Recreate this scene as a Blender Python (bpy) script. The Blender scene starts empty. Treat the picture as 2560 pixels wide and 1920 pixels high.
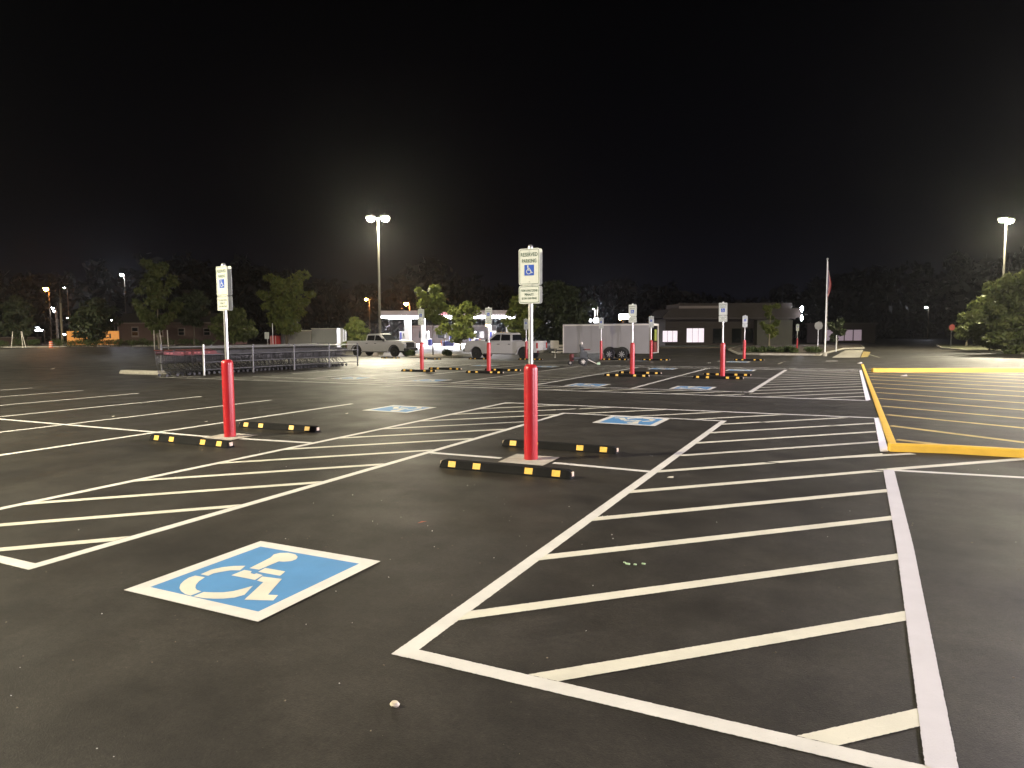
import bpy, bmesh, math, random
from mathutils import Vector, Matrix, Euler
PI = math.pi
R = math.radians
scene = bpy.context.scene
col = scene.collection

# ------------------------------------------------------------------ camera
# world: +Y runs along the parking stalls, +X across them, metres
cam_d = bpy.data.cameras.new('camera'); cam = bpy.data.objects.new('camera', cam_d); col.objects.link(cam)
cam_d.sensor_width = 36; cam_d.lens = 24.44; cam_d.clip_start = 0.05; cam_d.clip_end = 3000
YAW, PITCH, ROLL = R(25.7), 0.07333, -0.00459
fw = Vector((-math.sin(YAW) * math.cos(PITCH), math.cos(YAW) * math.cos(PITCH), -math.sin(PITCH)))
r0 = Vector((math.cos(YAW), math.sin(YAW), 0)); u0 = r0.cross(fw)
rr = math.cos(ROLL) * r0 + math.sin(ROLL) * u0; uu = -math.sin(ROLL) * r0 + math.cos(ROLL) * u0
m3 = Matrix((rr, uu, -fw)).transposed()
cam.matrix_world = Matrix.Translation((0, 0, 1.64)) @ m3.to_4x4()
scene.camera = cam

# ------------------------------------------------------------------ night sky and exposure
scene.view_settings.view_transform = 'Standard'; scene.view_settings.look = 'None'
scene.view_settings.exposure = .28; scene.view_settings.gamma = 1; scene.view_settings.use_curve_mapping = False
scene.render.engine = 'CYCLES'
scene.cycles.use_denoising = True
scene.cycles.max_bounces = 6; scene.cycles.volume_bounces = 0
scene.cycles.sample_clamp_indirect = 3.0
scene.cycles.sample_clamp_direct = 0
scene.cycles.caustics_reflective = False; scene.cycles.caustics_refractive = False
w = bpy.data.worlds.new('World'); scene.world = w; w.use_nodes = True
nt = w.node_tree; N = nt.nodes; L = nt.links
bg = N['Background']; tc = N.new('ShaderNodeTexCoord'); sx = N.new('ShaderNodeSeparateXYZ'); cr = N.new('ShaderNodeValToRGB')
L.new(tc.outputs['Generated'], sx.inputs[0]); L.new(sx.outputs['Z'], cr.inputs[0]); L.new(cr.outputs[0], bg.inputs[0])
cr.color_ramp.elements[0].position = 0.0; cr.color_ramp.elements[0].color = (.0032, .0032, .0056, 1)
cr.color_ramp.elements[1].position = 0.45; cr.color_ramp.elements[1].color = (.0002, .0002, .0004, 1)
e = cr.color_ramp.elements.new(.16); e.color = (.0007, .0007, .0014, 1)
bg.inputs[1].default_value = 1.0

POLE_LAMP_W = 12500      # light of one parking-lot luminaire head
random.seed(4)

# ------------------------------------------------------------------ materials
def mat(name, color, rough=.6, metal=0, spec=.5, emit=None, estr=0, noise=None, bump=0, bscale=40, coat=0, ntex=8, trans=0):
    m = bpy.data.materials.new(name); m.use_nodes = True
    t = m.node_tree; b = t.nodes['Principled BSDF']
    b.inputs['Base Color'].default_value = (*color, 1); b.inputs['Roughness'].default_value = rough
    b.inputs['Metallic'].default_value = metal; b.inputs['Specular IOR Level'].default_value = spec
    b.inputs['Coat Weight'].default_value = coat
    if trans: b.inputs['Transmission Weight'].default_value = trans
    if emit: b.inputs['Emission Color'].default_value = (*emit, 1); b.inputs['Emission Strength'].default_value = estr
    g = t.nodes.new('ShaderNodeTexCoord')
    if noise:
        n = t.nodes.new('ShaderNodeTexNoise'); n.inputs['Scale'].default_value = ntex; n.inputs['Detail'].default_value = 6
        t.links.new(g.outputs['Object'], n.inputs['Vector'])
        r = t.nodes.new('ShaderNodeValToRGB'); r.color_ramp.elements[0].position = .3; r.color_ramp.elements[1].position = .7
        r.color_ramp.elements[0].color = (*color, 1); r.color_ramp.elements[1].color = (*noise, 1)
        t.links.new(n.outputs['Fac'], r.inputs[0]); t.links.new(r.outputs[0], b.inputs['Base Color'])
    if bump:
        n2 = t.nodes.new('ShaderNodeTexNoise'); n2.inputs['Scale'].default_value = bscale; n2.inputs['Detail'].default_value = 4
        t.links.new(g.outputs['Object'], n2.inputs['Vector'])
        bp = t.nodes.new('ShaderNodeBump'); bp.inputs['Strength'].default_value = bump; bp.inputs['Distance'].default_value = .01
        t.links.new(n2.outputs['Fac'], bp.inputs['Height']); t.links.new(bp.outputs[0], b.inputs['Normal'])
    return m

def asphalt_mat():
    m = bpy.data.materials.new('asphalt'); m.use_nodes = True
    t = m.node_tree; b = t.nodes['Principled BSDF']; g = t.nodes.new('ShaderNodeTexCoord')
    def noise(s, d, r=.5):
        n = t.nodes.new('ShaderNodeTexNoise'); n.inputs['Scale'].default_value = s; n.inputs['Detail'].default_value = d
        n.inputs['Roughness'].default_value = r; t.links.new(g.outputs['Object'], n.inputs['Vector']); return n
    def ramp(src, p0, c0, p1, c1):
        r = t.nodes.new('ShaderNodeValToRGB'); r.color_ramp.elements[0].position = p0; r.color_ramp.elements[1].position = p1
        r.color_ramp.elements[0].color = (*c0, 1); r.color_ramp.elements[1].color = (*c1, 1); t.links.new(src, r.inputs[0]); return r
    def mix(kind, f, a, c):
        x = t.nodes.new('ShaderNodeMix'); x.data_type = 'RGBA'; x.blend_type = kind
        if isinstance(f, float): x.inputs[0].default_value = f
        else: t.links.new(f, x.inputs[0])
        t.links.new(a, x.inputs[6]); t.links.new(c, x.inputs[7]); return x.outputs[2]
    big = ramp(noise(.35, 5, .6).outputs['Fac'], .35, (.0215, .0195, .0165), .68, (.034, .031, .0265))
    mid = ramp(noise(2.6, 6, .65).outputs['Fac'], .36, (.70, .69, .68), .64, (1.20, 1.20, 1.20))
    fine = ramp(noise(70, 6, .85).outputs['Fac'], .3, (.50, .50, .50), .72, (1.65, 1.60, 1.52))
    grain = ramp(noise(22, 4, .7).outputs['Fac'], .3, (.74, .74, .74), .7, (1.24, 1.24, 1.22))
    c = mix('MULTIPLY', 1.0, big.outputs[0], mid.outputs[0]); c = mix('MULTIPLY', 1.0, c, fine.outputs[0]); c = mix('MULTIPLY', 1.0, c, grain.outputs[0])
    # oil / damp blotches
    blot = ramp(noise(.95, 3, .5).outputs['Fac'], .52, (1, 1, 1), .70, (.60, .59, .60))
    sc = ramp(noise(.55, 8, .75).outputs['Fac'], .58, (1, 1, 1), .72, (1.20, 1.19, 1.17)); c = mix('MULTIPLY', 1.0, c, sc.outputs[0])
    c = mix('MULTIPLY', 1.0, c, blot.outputs[0])
    # pale stone specks in the aggregate
    vo = t.nodes.new('ShaderNodeTexVoronoi'); vo.inputs['Scale'].default_value = 42; t.links.new(g.outputs['Object'], vo.inputs['Vector'])
    sp = ramp(vo.outputs['Distance'], .045, (1, 1, 1), .10, (0, 0, 0))
    rnd = t.nodes.new('ShaderNodeSeparateColor'); t.links.new(vo.outputs['Color'], rnd.inputs[0])
    gt = t.nodes.new('ShaderNodeMath'); gt.operation = 'GREATER_THAN'; gt.inputs[1].default_value = .90; t.links.new(rnd.outputs[0], gt.inputs[0])
    mu = t.nodes.new('ShaderNodeMath'); mu.operation = 'MULTIPLY'; t.links.new(sp.outputs[0], mu.inputs[0]); t.links.new(gt.outputs[0], mu.inputs[1])
    stone = t.nodes.new('ShaderNodeRGB'); stone.outputs[0].default_value = (.13, .12, .10, 1)
    c = mix('MIX', mu.outputs[0], c, stone.outputs[0])
    t.links.new(c, b.inputs['Base Color'])
    rr_ = ramp(noise(1.1, 5).outputs['Fac'], .3, (.50, .50, .50), .7, (.66, .66, .66)); t.links.new(rr_.outputs[0], b.inputs['Roughness'])
    b.inputs['Specular IOR Level'].default_value = .30
    n2 = noise(95, 4, .75); bp = t.nodes.new('ShaderNodeBump'); bp.inputs['Strength'].default_value = .8; bp.inputs['Distance'].default_value = .0032
    t.links.new(n2.outputs['Fac'], bp.inputs['Height']); t.links.new(bp.outputs[0], b.inputs['Normal'])
    return m

def paint_mat(name, color, wear=.30, dirty=.82):
    """road paint, worn through to the asphalt in pinholes and streaks"""
    m = bpy.data.materials.new(name); m.use_nodes = True
    t = m.node_tree; b = t.nodes['Principled BSDF']; g = t.nodes.new('ShaderNodeTexCoord')
    def noise(s, d, r=.5):
        n = t.nodes.new('ShaderNodeTexNoise'); n.inputs['Scale'].default_value = s; n.inputs['Detail'].default_value = d
        n.inputs['Roughness'].default_value = r; t.links.new(g.outputs['Object'], n.inputs['Vector']); return n
    r1 = t.nodes.new('ShaderNodeValToRGB'); r1.color_ramp.elements[0].position = .3; r1.color_ramp.elements[1].position = .7
    r1.color_ramp.elements[0].color = (*[c * dirty for c in color], 1); r1.color_ramp.elements[1].color = (*color, 1)
    t.links.new(noise(3.1, 5, .6).outputs['Fac'], r1.inputs[0])
    r2 = t.nodes.new('ShaderNodeValToRGB'); r2.color_ramp.elements[0].position = wear - .03; r2.color_ramp.elements[1].position = wear + .03
    r2.color_ramp.elements[0].color = (1, 1, 1, 1); r2.color_ramp.elements[1].color = (0, 0, 0, 1)
    t.links.new(noise(120, 3, .8).outputs['Fac'], r2.inputs[0])
    x = t.nodes.new('ShaderNodeMix'); x.data_type = 'RGBA'; t.links.new(r2.outputs[0], x.inputs[0])
    t.links.new(r1.outputs[0], x.inputs[6]); x.inputs[7].default_value = (.06, .055, .05, 1)
    t.links.new(x.outputs[2], b.inputs['Base Color']); b.inputs['Roughness'].default_value = .62
    bp = t.nodes.new('ShaderNodeBump'); bp.inputs['Strength'].default_value = .35; bp.inputs['Distance'].default_value = .004
    t.links.new(noise(95, 4, .7).outputs['Fac'], bp.inputs['Height']); t.links.new(bp.outputs[0], b.inputs['Normal'])
    return m

def leaf_mat(name, c0, c1, trans=.25):
    m = bpy.data.materials.new(name); m.use_nodes = True
    t = m.node_tree; b = t.nodes['Principled BSDF']; g = t.nodes.new('ShaderNodeTexCoord')
    n = t.nodes.new('ShaderNodeTexNoise'); n.inputs['Scale'].default_value = 1.4; n.inputs['Detail'].default_value = 3
    t.links.new(g.outputs['Object'], n.inputs['Vector'])
    r = t.nodes.new('ShaderNodeValToRGB'); r.color_ramp.elements[0].position = .35; r.color_ramp.elements[1].position = .65
    r.color_ramp.elements[0].color = (*c0, 1); r.color_ramp.elements[1].color = (*c1, 1)
    t.links.new(n.outputs['Fac'], r.inputs[0]); t.links.new(r.outputs[0], b.inputs['Base Color'])
    b.inputs['Roughness'].default_value = .55; b.inputs['Specular IOR Level'].default_value = .3
    tr = t.nodes.new('ShaderNodeBsdfTranslucent'); t.links.new(r.outputs[0], tr.inputs[0])
    mx = t.nodes.new('ShaderNodeMixShader'); mx.inputs[0].default_value = trans
    t.links.new(b.outputs[0], mx.inputs[1]); t.links.new(tr.outputs[0], mx.inputs[2])
    t.links.new(mx.outputs[0], t.nodes['Material Output'].inputs[0])
    return m

M = {}
M['asphalt'] = asphalt_mat()
M['white_paint'] = paint_mat('white_paint', (.67, .65, .605), .285)
M['cream_paint'] = paint_mat('cream_paint', (.66, .635, .53), .275)
M['fresh_paint'] = paint_mat('fresh_paint', (.56, .54, .57), .24, .90)
M['kerbside_white'] = paint_mat('kerbside_white', (.82, .80, .86), .22, .93)  # aisle line paint again, brightened and tinted as lit from the store side
M['blue_paint'] = paint_mat('blue_paint', (.080, .245, .49), .275, .85)
M['yellow_paint'] = paint_mat('yellow_paint', (.78, .48, .05), .27, .8)
M['faded_yellow'] = paint_mat('faded_yellow', (.56, .41, .13), .34, .65)
M['faded_white'] = paint_mat('faded_white', (.30, .28, .22), .40, .6)
M['concrete'] = mat('concrete', (.42, .39, .33), .85, noise=(.30, .28, .24), bump=.4, bscale=60)
M['red_plastic'] = mat('red_plastic', (.42, .012, .018), .36, noise=(.34, .010, .015), bump=.04, bscale=60, ntex=5, coat=.15)
M['galv'] = mat('galvanised', (.55, .55, .53), .38, metal=.85, noise=(.45, .45, .45), ntex=30)
M['alu'] = mat('aluminium', (.62, .62, .60), .35, metal=.8)
M['sign_white'] = mat('sign_sheet', (.60, .62, .57), .42, noise=(.56, .58, .53), ntex=25)
M['cap_white'] = mat('cap_white', (.8, .8, .78), .4)
M['sign_back'] = mat('sign_back', (.30, .30, .29), .5, metal=.4)
M['sign_green'] = mat('sign_green', (.006, .055, .028), .5)
M['sign_blue'] = mat('sign_blue', (.012, .07, .42), .4)
M['sign_red'] = mat('sign_red', (.45, .02, .02), .5)
M['rubber'] = mat('rubber', (.0055, .0055, .0055), .8, spec=.12, noise=(.010, .0095, .009), bump=.2, bscale=50)
M['reflector'] = mat('reflector', (.80, .50, .07), .4, noise=(.68, .40, .06), ntex=30)
M['reflector_pale'] = mat('reflector_pale', (.62, .48, .36), .5)
M['dark_metal'] = mat('dark_metal', (.10, .10, .10), .5, metal=.6)
M['corral'] = mat('corral_pipe', (.13, .13, .14), .5, metal=.5)
M['cart_dark'] = mat('cart_dark', (.018, .017, .018), .6)  # panel and handle colour for carts in shadow, shade put into the colour
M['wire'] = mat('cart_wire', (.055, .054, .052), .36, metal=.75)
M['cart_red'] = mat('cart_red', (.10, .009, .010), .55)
M['cart_mark'] = mat('cart_mark', (.36, .07, .065), .5)
M['black'] = mat('black_plastic', (.012, .012, .013), .5)
M['truck'] = mat('white_truck_paint', (.50, .49, .47), .30, coat=.5)
M['glass'] = mat('dark_glass', (.010, .011, .013), .06, spec=.6)
M['chrome'] = mat('chrome', (.6, .6, .6), .18, metal=1)
M['lamp_clear'] = mat('lamp_clear', (.65, .66, .68), .1, coat=.5)
M['tail'] = mat('tail_red', (.35, .01, .012), .25)
M['tyre'] = mat('tyre', (.013, .013, .013), .8)
M['rim'] = mat('rim', (.42, .42, .46), .35, metal=.5)
M['trailer'] = mat('trailer_skin', (.31, .30, .29), .42, noise=(.28, .27, .26), ntex=1.2)
M['trim'] = mat('trailer_trim', (.68, .64, .55), .4)
M['maroon'] = mat('maroon', (.13, .022, .018), .6)
M['hivis'] = mat('hivis', (.24, .28, .05), .7)
M['wood'] = mat('bark', (.075, .06, .042), .85, bump=.5, bscale=20)
M['bark_pale'] = mat('bark_pale', (.20, .17, .12), .85, bump=.5, bscale=20)
M['leaf_near'] = leaf_mat('leaf_lit', (.085, .115, .022), (.150, .165, .034), .35)  # leaf colour lightened for crowns that lamps light up
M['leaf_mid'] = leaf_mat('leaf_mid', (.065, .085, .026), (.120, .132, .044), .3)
M['leaf_dark'] = leaf_mat('leaf_dark', (.026, .036, .016), (.045, .056, .022), .1)  # darker copy of the leaf colour for crowns left dim
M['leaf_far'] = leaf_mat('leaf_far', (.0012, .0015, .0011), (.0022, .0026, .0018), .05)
M['shrub'] = leaf_mat('shrub_leaf', (.03, .05, .015), (.06, .08, .02), .1)
M['grass'] = mat('grass', (.045, .055, .022), .9, noise=(.085, .075, .042), ntex=2.5, bump=.6, bscale=30)
M['mulch'] = mat('mulch', (.085, .060, .040), .95, noise=(.055, .042, .03), ntex=4, bump=.8, bscale=20)
M['lamp_body'] = mat('lamp_body', (.20, .19, .17), .5, metal=.3)
M['pole_paint'] = mat('pole_paint', (.15, .14, .115), .6)
M['lens'] = mat('lamp_lens', (.9, .9, .8), .3, emit=(1.0, .93, .66), estr=1300)
M['lens_orange'] = mat('lens_orange', (.9, .5, .2), .3, emit=(1.0, .36, .07), estr=170)
M['lens_white'] = mat('lens_white', (.9, .9, .9), .3, emit=(.86, .88, 1.0), estr=160)
M['canopy_light'] = mat('canopy_light', (.9, .9, .9), .3, emit=(.93, .92, 1.0), estr=13)
M['window_lit'] = mat('window_lit', (.5, .5, .5), .4, emit=(1.0, .86, .97), estr=.66)
M['window_dim'] = mat('window_dim', (.3, .3, .3), .4, emit=(.62, .45, .55), estr=.30)
M['sign_lit'] = mat('sign_lit', (.9, .9, .9), .3, emit=(.93, .96, 1.0), estr=5)
M['sign_pink'] = mat('sign_pink', (.9, .3, .4), .3, emit=(1.0, .30, .42), estr=2.0)
M['fascia'] = mat('fascia', (.40, .35, .34), .6)
M['white_steel'] = mat('white_steel', (.80, .80, .80), .45)
M['pump_blue'] = mat('pump_blue', (.02, .035, .30), .45)
M['siding'] = mat('siding', (.10, .060, .052), .8, noise=(.085, .052, .044), ntex=3)
M['kiosk'] = mat('kiosk_brick', (.007, .003, .0025), .8)
M['roof'] = mat('roofing', (.05, .042, .04), .9)
M['trim_house'] = mat('house_trim', (.19, .155, .14), .7)
M['stucco'] = mat('stucco', (.036, .027, .023), .85, noise=(.030, .023, .020), ntex=1.5)
M['stucco3'] = mat('stucco_olive', (.062, .060, .050), .85, noise=(.054, .052, .044), ntex=1.5)
M['stucco2'] = mat('stucco_pale', (.36, .33, .29), .85)
M['orange_sheet_glow'] = mat('orange_sheet_glow', (.62, .26, .05), .6, noise=(.55, .22, .04), ntex=1, emit=(1.0, .40, .10), estr=.34)  # added glow stands in for a floodlight on the sheet
M['orange_dark_glow'] = mat('orange_dark_glow', (.40, .12, .02), .6, emit=(1.0, .22, .03), estr=.12)  # stripe glows along with the sheet, in place of light falling on it
M['cone'] = mat('cone_orange', (.70, .13, .04), .5, emit=None)
M['flag_red'] = mat('flag_red', (.35, .03, .035), .8)
M['flag_white'] = mat('flag_white', (.60, .55, .50), .8)
M['flag_blue'] = mat('flag_blue', (.02, .03, .12), .8)
M['pebble'] = mat('pebble', (.55, .48, .38), .7)
M['leaf_litter'] = mat('leaf_litter', (.35, .12, .08), .8)
M['glass_bit'] = mat('glass_bit', (.8, .8, .75), .12, spec=.8)
M['green_bit'] = mat('green_bit', (.45, .62, .40), .3)
M['tarp'] = mat('machine_dark', (.045, .05, .05), .6)

# ------------------------------------------------------------------ mesh helpers
def gz(x, y):
    "the lot falls 30 cm between its middle and its far side"
    return -.02 * min(max(y - .35 * x - 42, 0), 15)

class MB:
    def __init__(s): s.v = []; s.f = []
    def add(s, vs, fs, mtx=None):
        o = len(s.v)
        s.v += [tuple(mtx @ Vector(p)) if mtx else tuple(p) for p in vs]
        s.f += [tuple(i + o for i in f) for f in fs]; return s
    def box(s, cx, cy, cz, sx, sy, sz, mtx=None):
        x, y, z = sx / 2, sy / 2, sz / 2
        vs = [(cx + a * x, cy + b * y, cz + c * z) for a, b, c in ((-1,-1,-1),(1,-1,-1),(1,1,-1),(-1,1,-1),(-1,-1,1),(1,-1,1),(1,1,1),(-1,1,1))]
        return s.add(vs, [(0,3,2,1),(4,5,6,7),(0,1,5,4),(1,2,6,5),(2,3,7,6),(3,0,4,7)], mtx)
    def prism(s, poly, a0, a1, axis='y', mtx=None):
        "poly of 2-D points; axis y: points are (x,z) and it is extruded along y; axis z: points (x,y); axis x: points (y,z)"
        n = len(poly); vs = []
        for a in (a0, a1):
            for p, q in poly:
                vs.append({'y': (p, a, q), 'z': (p, q, a), 'x': (a, p, q)}[axis])
        fs = [tuple(range(n - 1, -1, -1)), tuple(range(n, 2 * n))]
        fs += [(i, (i + 1) % n, (i + 1) % n + n, i + n) for i in range(n)]
        return s.add(vs, fs, mtx)
    def tube(s, p0, p1, r0, r1=None, n=8, cap=True):
        r1 = r0 if r1 is None else r1
        p0 = Vector(p0); p1 = Vector(p1); d = (p1 - p0).normalized()
        a = d.orthogonal().normalized(); b = d.cross(a)
        vs = []
        for p, r in ((p0, r0), (p1, r1)):
            for i in range(n):
                t = 2 * PI * i / n; vs.append(p + (a * math.cos(t) + b * math.sin(t)) * r)
        fs = [(i, (i + 1) % n, (i + 1) % n + n, i + n) for i in range(n)]
        if cap: fs += [tuple(range(n - 1, -1, -1)), tuple(range(n, 2 * n))]
        return s.add(vs, fs)
    def lathe(s, prof, n=24, cx=0, cy=0, mtx=None):
        vs = []; fs = []
        for r, z in prof:
            for i in range(n):
                t = 2 * PI * i / n; vs.append((cx + r * math.cos(t), cy + r * math.sin(t), z))
        for k in range(len(prof) - 1):
            for i in range(n):
                fs.append((k * n + i, k * n + (i + 1) % n, (k + 1) * n + (i + 1) % n, (k + 1) * n + i))
        fs.append(tuple(range(n - 1, -1, -1))); fs.append(tuple((len(prof) - 1) * n + i for i in range(n)))
        return s.add(vs, fs, mtx)
    def build(s, name, m, parent=None, bevel=0, smooth=False, kind=None, label=None, loc=None):
        me = bpy.data.meshes.new(name); me.from_pydata(s.v, [], s.f)
        bm = bmesh.new(); bm.from_mesh(me)
        if bevel:
            bmesh.ops.remove_doubles(bm, verts=bm.verts, dist=1e-5)
            ed = [e_ for e_ in bm.edges if len(e_.link_faces) == 2 and e_.calc_face_angle(0) > .5]
            bmesh.ops.bevel(bm, geom=ed, offset=bevel, segments=2, affect='EDGES', clamp_overlap=True)
        bmesh.ops.recalc_face_normals(bm, faces=bm.faces)
        bm.to_mesh(me); bm.free()
        if smooth:
            me.polygons.foreach_set('use_smooth', [True] * len(me.polygons))
            try: me.set_sharp_from_angle(angle=R(40))
            except Exception: pass
        me.materials.append(M[m]); o = bpy.data.objects.new(name, me); col.objects.link(o)
        if parent: o.parent = parent
        if kind: o['kind'] = kind
        if label: o['label'] = label
        if loc: o.location = loc
        return o

def thing(name, label, cat, loc, rz=0, group=None):
    o = bpy.data.objects.new(name, None); col.objects.link(o); o.empty_display_size = .2
    o.location = loc; o.rotation_euler = (0, 0, rz)
    o['label'] = label; o['category'] = cat
    if group: o['group'] = group
    return o
def tag(o, label, cat, group=None):
    o['label'] = label; o['category'] = cat
    if group: o['group'] = group
    return o
KIDS = {}
def dup(root, loc, rz, label=None, group=None):
    if root not in KIDS:
        KIDS[root] = [(c, [g for g in bpy.data.objects if g.parent == c]) for c in bpy.data.objects if c.parent == root]
    r = root.copy(); col.objects.link(r); r.location = loc; r.rotation_euler = (0, 0, rz)
    if label: r['label'] = label
    if group: r['group'] = group
    for ch, gs in KIDS[root]:
        c = ch.copy(); col.objects.link(c); c.parent = r
        for g in gs:
            d = g.copy(); col.objects.link(d); d.parent = c
    return r
def text_mesh(body, w_, h_, cx, cz, y, m, name, parent, fit=True, rz=0):
    "flat lettering in the local XZ plane facing -Y, fitted into w_ x h_"
    cu = bpy.data.curves.new('t', 'FONT'); cu.body = body; cu.align_x = 'CENTER'; cu.align_y = 'CENTER'; cu.resolution_u = 3; cu.offset = .018 if m == 'sign_green' else (.035 if m == 'black' else 0)
    to = bpy.data.objects.new('t', cu); col.objects.link(to)
    dg = bpy.context.evaluated_depsgraph_get(); me = bpy.data.meshes.new_from_object(to.evaluated_get(dg))
    bpy.data.objects.remove(to); bpy.data.curves.remove(cu)
    xs = [v.co.x for v in me.vertices]; ys = [v.co.y for v in me.vertices]
    x0, x1, y0, y1 = min(xs), max(xs), min(ys), max(ys)
    for v in me.vertices:
        X = (v.co.x - (x0 + x1) / 2) / (x1 - x0) * w_; Z = (v.co.y - (y0 + y1) / 2) / (y1 - y0) * h_
        v.co = Vector((cx + X, y, cz + Z))
    me.name = name; me.materials.clear(); me.materials.append(M[m])
    o = bpy.data.objects.new(name, me); col.objects.link(o); o.parent = parent
    return o
def place(px, depth, z=None):
    "ground point at a bearing (given by its offset from the view axis, per unit depth) and a depth in metres"
    t = (px - 1280) / 1737.77
    x = t * math.cos(YAW) * depth - math.sin(YAW) * depth
    y = t * math.sin(YAW) * depth + math.cos(YAW) * depth
    return (x, y, gz(x, y) if z is None else z)

# ------------------------------------------------------------------ ground
g = MB()
bands = [-300, 42, 57, 900]; us = [-700, 700]
for k in range(3):
    s0, s1 = bands[k], bands[k + 1]
    q = [(us[0], s0 + .35 * us[0]), (us[1], s0 + .35 * us[1]), (us[1], s1 + .35 * us[1]), (us[0], s1 + .35 * us[0])]
    g.add([(a, b, gz(a, b)) for a, b in q], [(0, 1, 2, 3)])
lot = g.build('asphalt_ground', 'asphalt', kind='structure')

def clip(poly, x0, x1, y0, y1):
    def half(P, inside, cut):
        out = []
        for i in range(len(P)):
            a, b = P[i], P[(i + 1) % len(P)]
            if inside(a): out.append(a)
            if inside(a) != inside(b): out.append(cut(a, b))
        return out
    def cx(c): return lambda a, b: (c, a[1] + (b[1] - a[1]) * (c - a[0]) / (b[0] - a[0]))
    def cy(c): return lambda a, b: (a[0] + (b[0] - a[0]) * (c - a[1]) / (b[1] - a[1]), c)
    for ins, cut in ((lambda p: p[0] >= x0, cx(x0)), (lambda p: p[0] <= x1, cx(x1)), (lambda p: p[1] >= y0, cy(y0)), (lambda p: p[1] <= y1, cy(y1))):
        if poly: poly = half(poly, ins, cut)
    return poly
SH = {}
def paint(name, poly, m='white_paint', z=.003, parent=lot, jit=.0016):
    "flat painted shape; near the camera its edges are resampled and slightly ragged"
    P = []
    d = min(math.hypot(*p) for p in poly)
    z = z * (1 if d < 16 else 2.2)
    step = .012 if d < 9 else (.12 if d < 16 else 1e9)
    jit = jit if d < 16 else 0
    for i in range(len(poly)):
        a, b = poly[i], poly[(i + 1) % len(poly)]; n = max(1, min(700, int(math.hypot(b[0] - a[0], b[1] - a[1]) / step)))
        for k in range(n):
            t = k / n; j = 0 if k == 0 else jit
            P.append((a[0] + (b[0] - a[0]) * t + random.uniform(-j, j), a[1] + (b[1] - a[1]) * t + random.uniform(-j, j)))
    s = [p[1] - .35 * p[0] for p in P]
    if min(s) < 42 < max(s) or min(s) < 57 < max(s): z += .006
    mb = MB(); mb.add([(x, y, gz(x, y) + z) for x, y in P], [tuple(range(len(P)))])
    return mb.build(name, m, parent)
def line(x0, y0, x1, y1, w_=.1, m='white_paint', name='parking_line', z=None):
    if z is None: z = .0026 if abs(x1 - x0) > abs(y1 - y0) else .0016
    d = Vector((x1 - x0, y1 - y0)).normalized(); n = Vector((-d.y, d.x)) * w_ / 2
    return paint(name, [(x0 + n.x, y0 + n.y), (x0 - n.x, y0 - n.y), (x1 - n.x, y1 - n.y), (x1 + n.x, y1 + n.y)], m, z)
def hatch(x0, x1, y0, y1, k0, k1, step=1.158, phase=4.22, th=.15, slope=1.0, m='cream_paint', z=.0036):
    n0 = math.ceil((k0 - phase) / step)
    k = phase + n0 * step
    while k < k1:
        t = th / 2
        P = [(x0 - 1, k - t + slope * (x0 - 1)), (x1 + 1, k - t + slope * (x1 + 1)), (x1 + 1, k + t + slope * (x1 + 1)), (x0 - 1, k + t + slope * (x0 - 1))]
        P = clip(P, x0, x1, y0, y1)
        if len(P) > 2: paint('hatch_stripe', P, m, z)
        k += step

# --- row 1, the nearest bays
line(-2.01, 2.84, -2.01, 13.24)                                  # thick bay edge
line(-2.06, 2.89, .45, 2.89)
paint('aisle_edge_line', [(.31, 2.94), (.42, 2.90), (.50, 6.0), (.545, 9.29), (.43, 9.23), (.385, 6.0)], 'fresh_paint', .0046)
hatch(-1.96, .43, 2.94, 9.15, 3.0, 11.0, slope=.968, phase=5.305 - .063 + .075)
hatch(-1.96, .47, 9.20, 13.3, 8.6, 16.0, slope=.975, phase=5.305 + .035)
line(.50, 9.26, 1.9, 9.40, .1)
line(.46, 9.26, 2.15, 10.83, .12, 'cream_paint', 'hatch_stripe', .0036)
line(-.2, 9.79, .84, 10.62, .11, 'cream_paint', 'hatch_stripe', .0052)
line(1.9, 9.40, 4.2, 9.62, .1); line(2.15, 9.42, 4.5, 11.6, .12, 'cream_paint', 'hatch_stripe', .0036)
paint('aisle_edge_line', [(.45, 10.62), (.55, 10.69), (.605, 14.9), (.505, 14.72)], 'kerbside_white', .0046)
paint('aisle_edge_line', [(.44, 18.40), (.545, 18.54), (.59, 32.8), (.50, 32.3)], 'kerbside_white', .0046)
line(-5.17, 2.82, -5.17, 13.24); line(-7.19, 2.2, -7.19, 14.62)
line(-12, 2.87, -5.12, 2.87)
line(-5.22, 13.18, -1.96, 13.18); line(-7.24, 14.62, .52, 14.78, .12)
hatch(-7.14, -5.22, 2.92, 14.6, 8.0, 21.8, phase=11.12)
hatch(-5.16, .48, 13.24, 14.6, 13.2, 20.0, phase=11.12)
line(-5.12, 8.05, -4.05, 8.07); line(-3.30, 8.05, -2.06, 8.00); line(-8.55, 7.92, -7.24, 8.04); line(-9.0, 7.86, -38, 7.80)
for k in range(15):
    line(-10.42 - 2.47 * k, 3.0, -10.42 - 2.47 * k, 12.95 if k else 13.0, .095 if k else .115)
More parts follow.
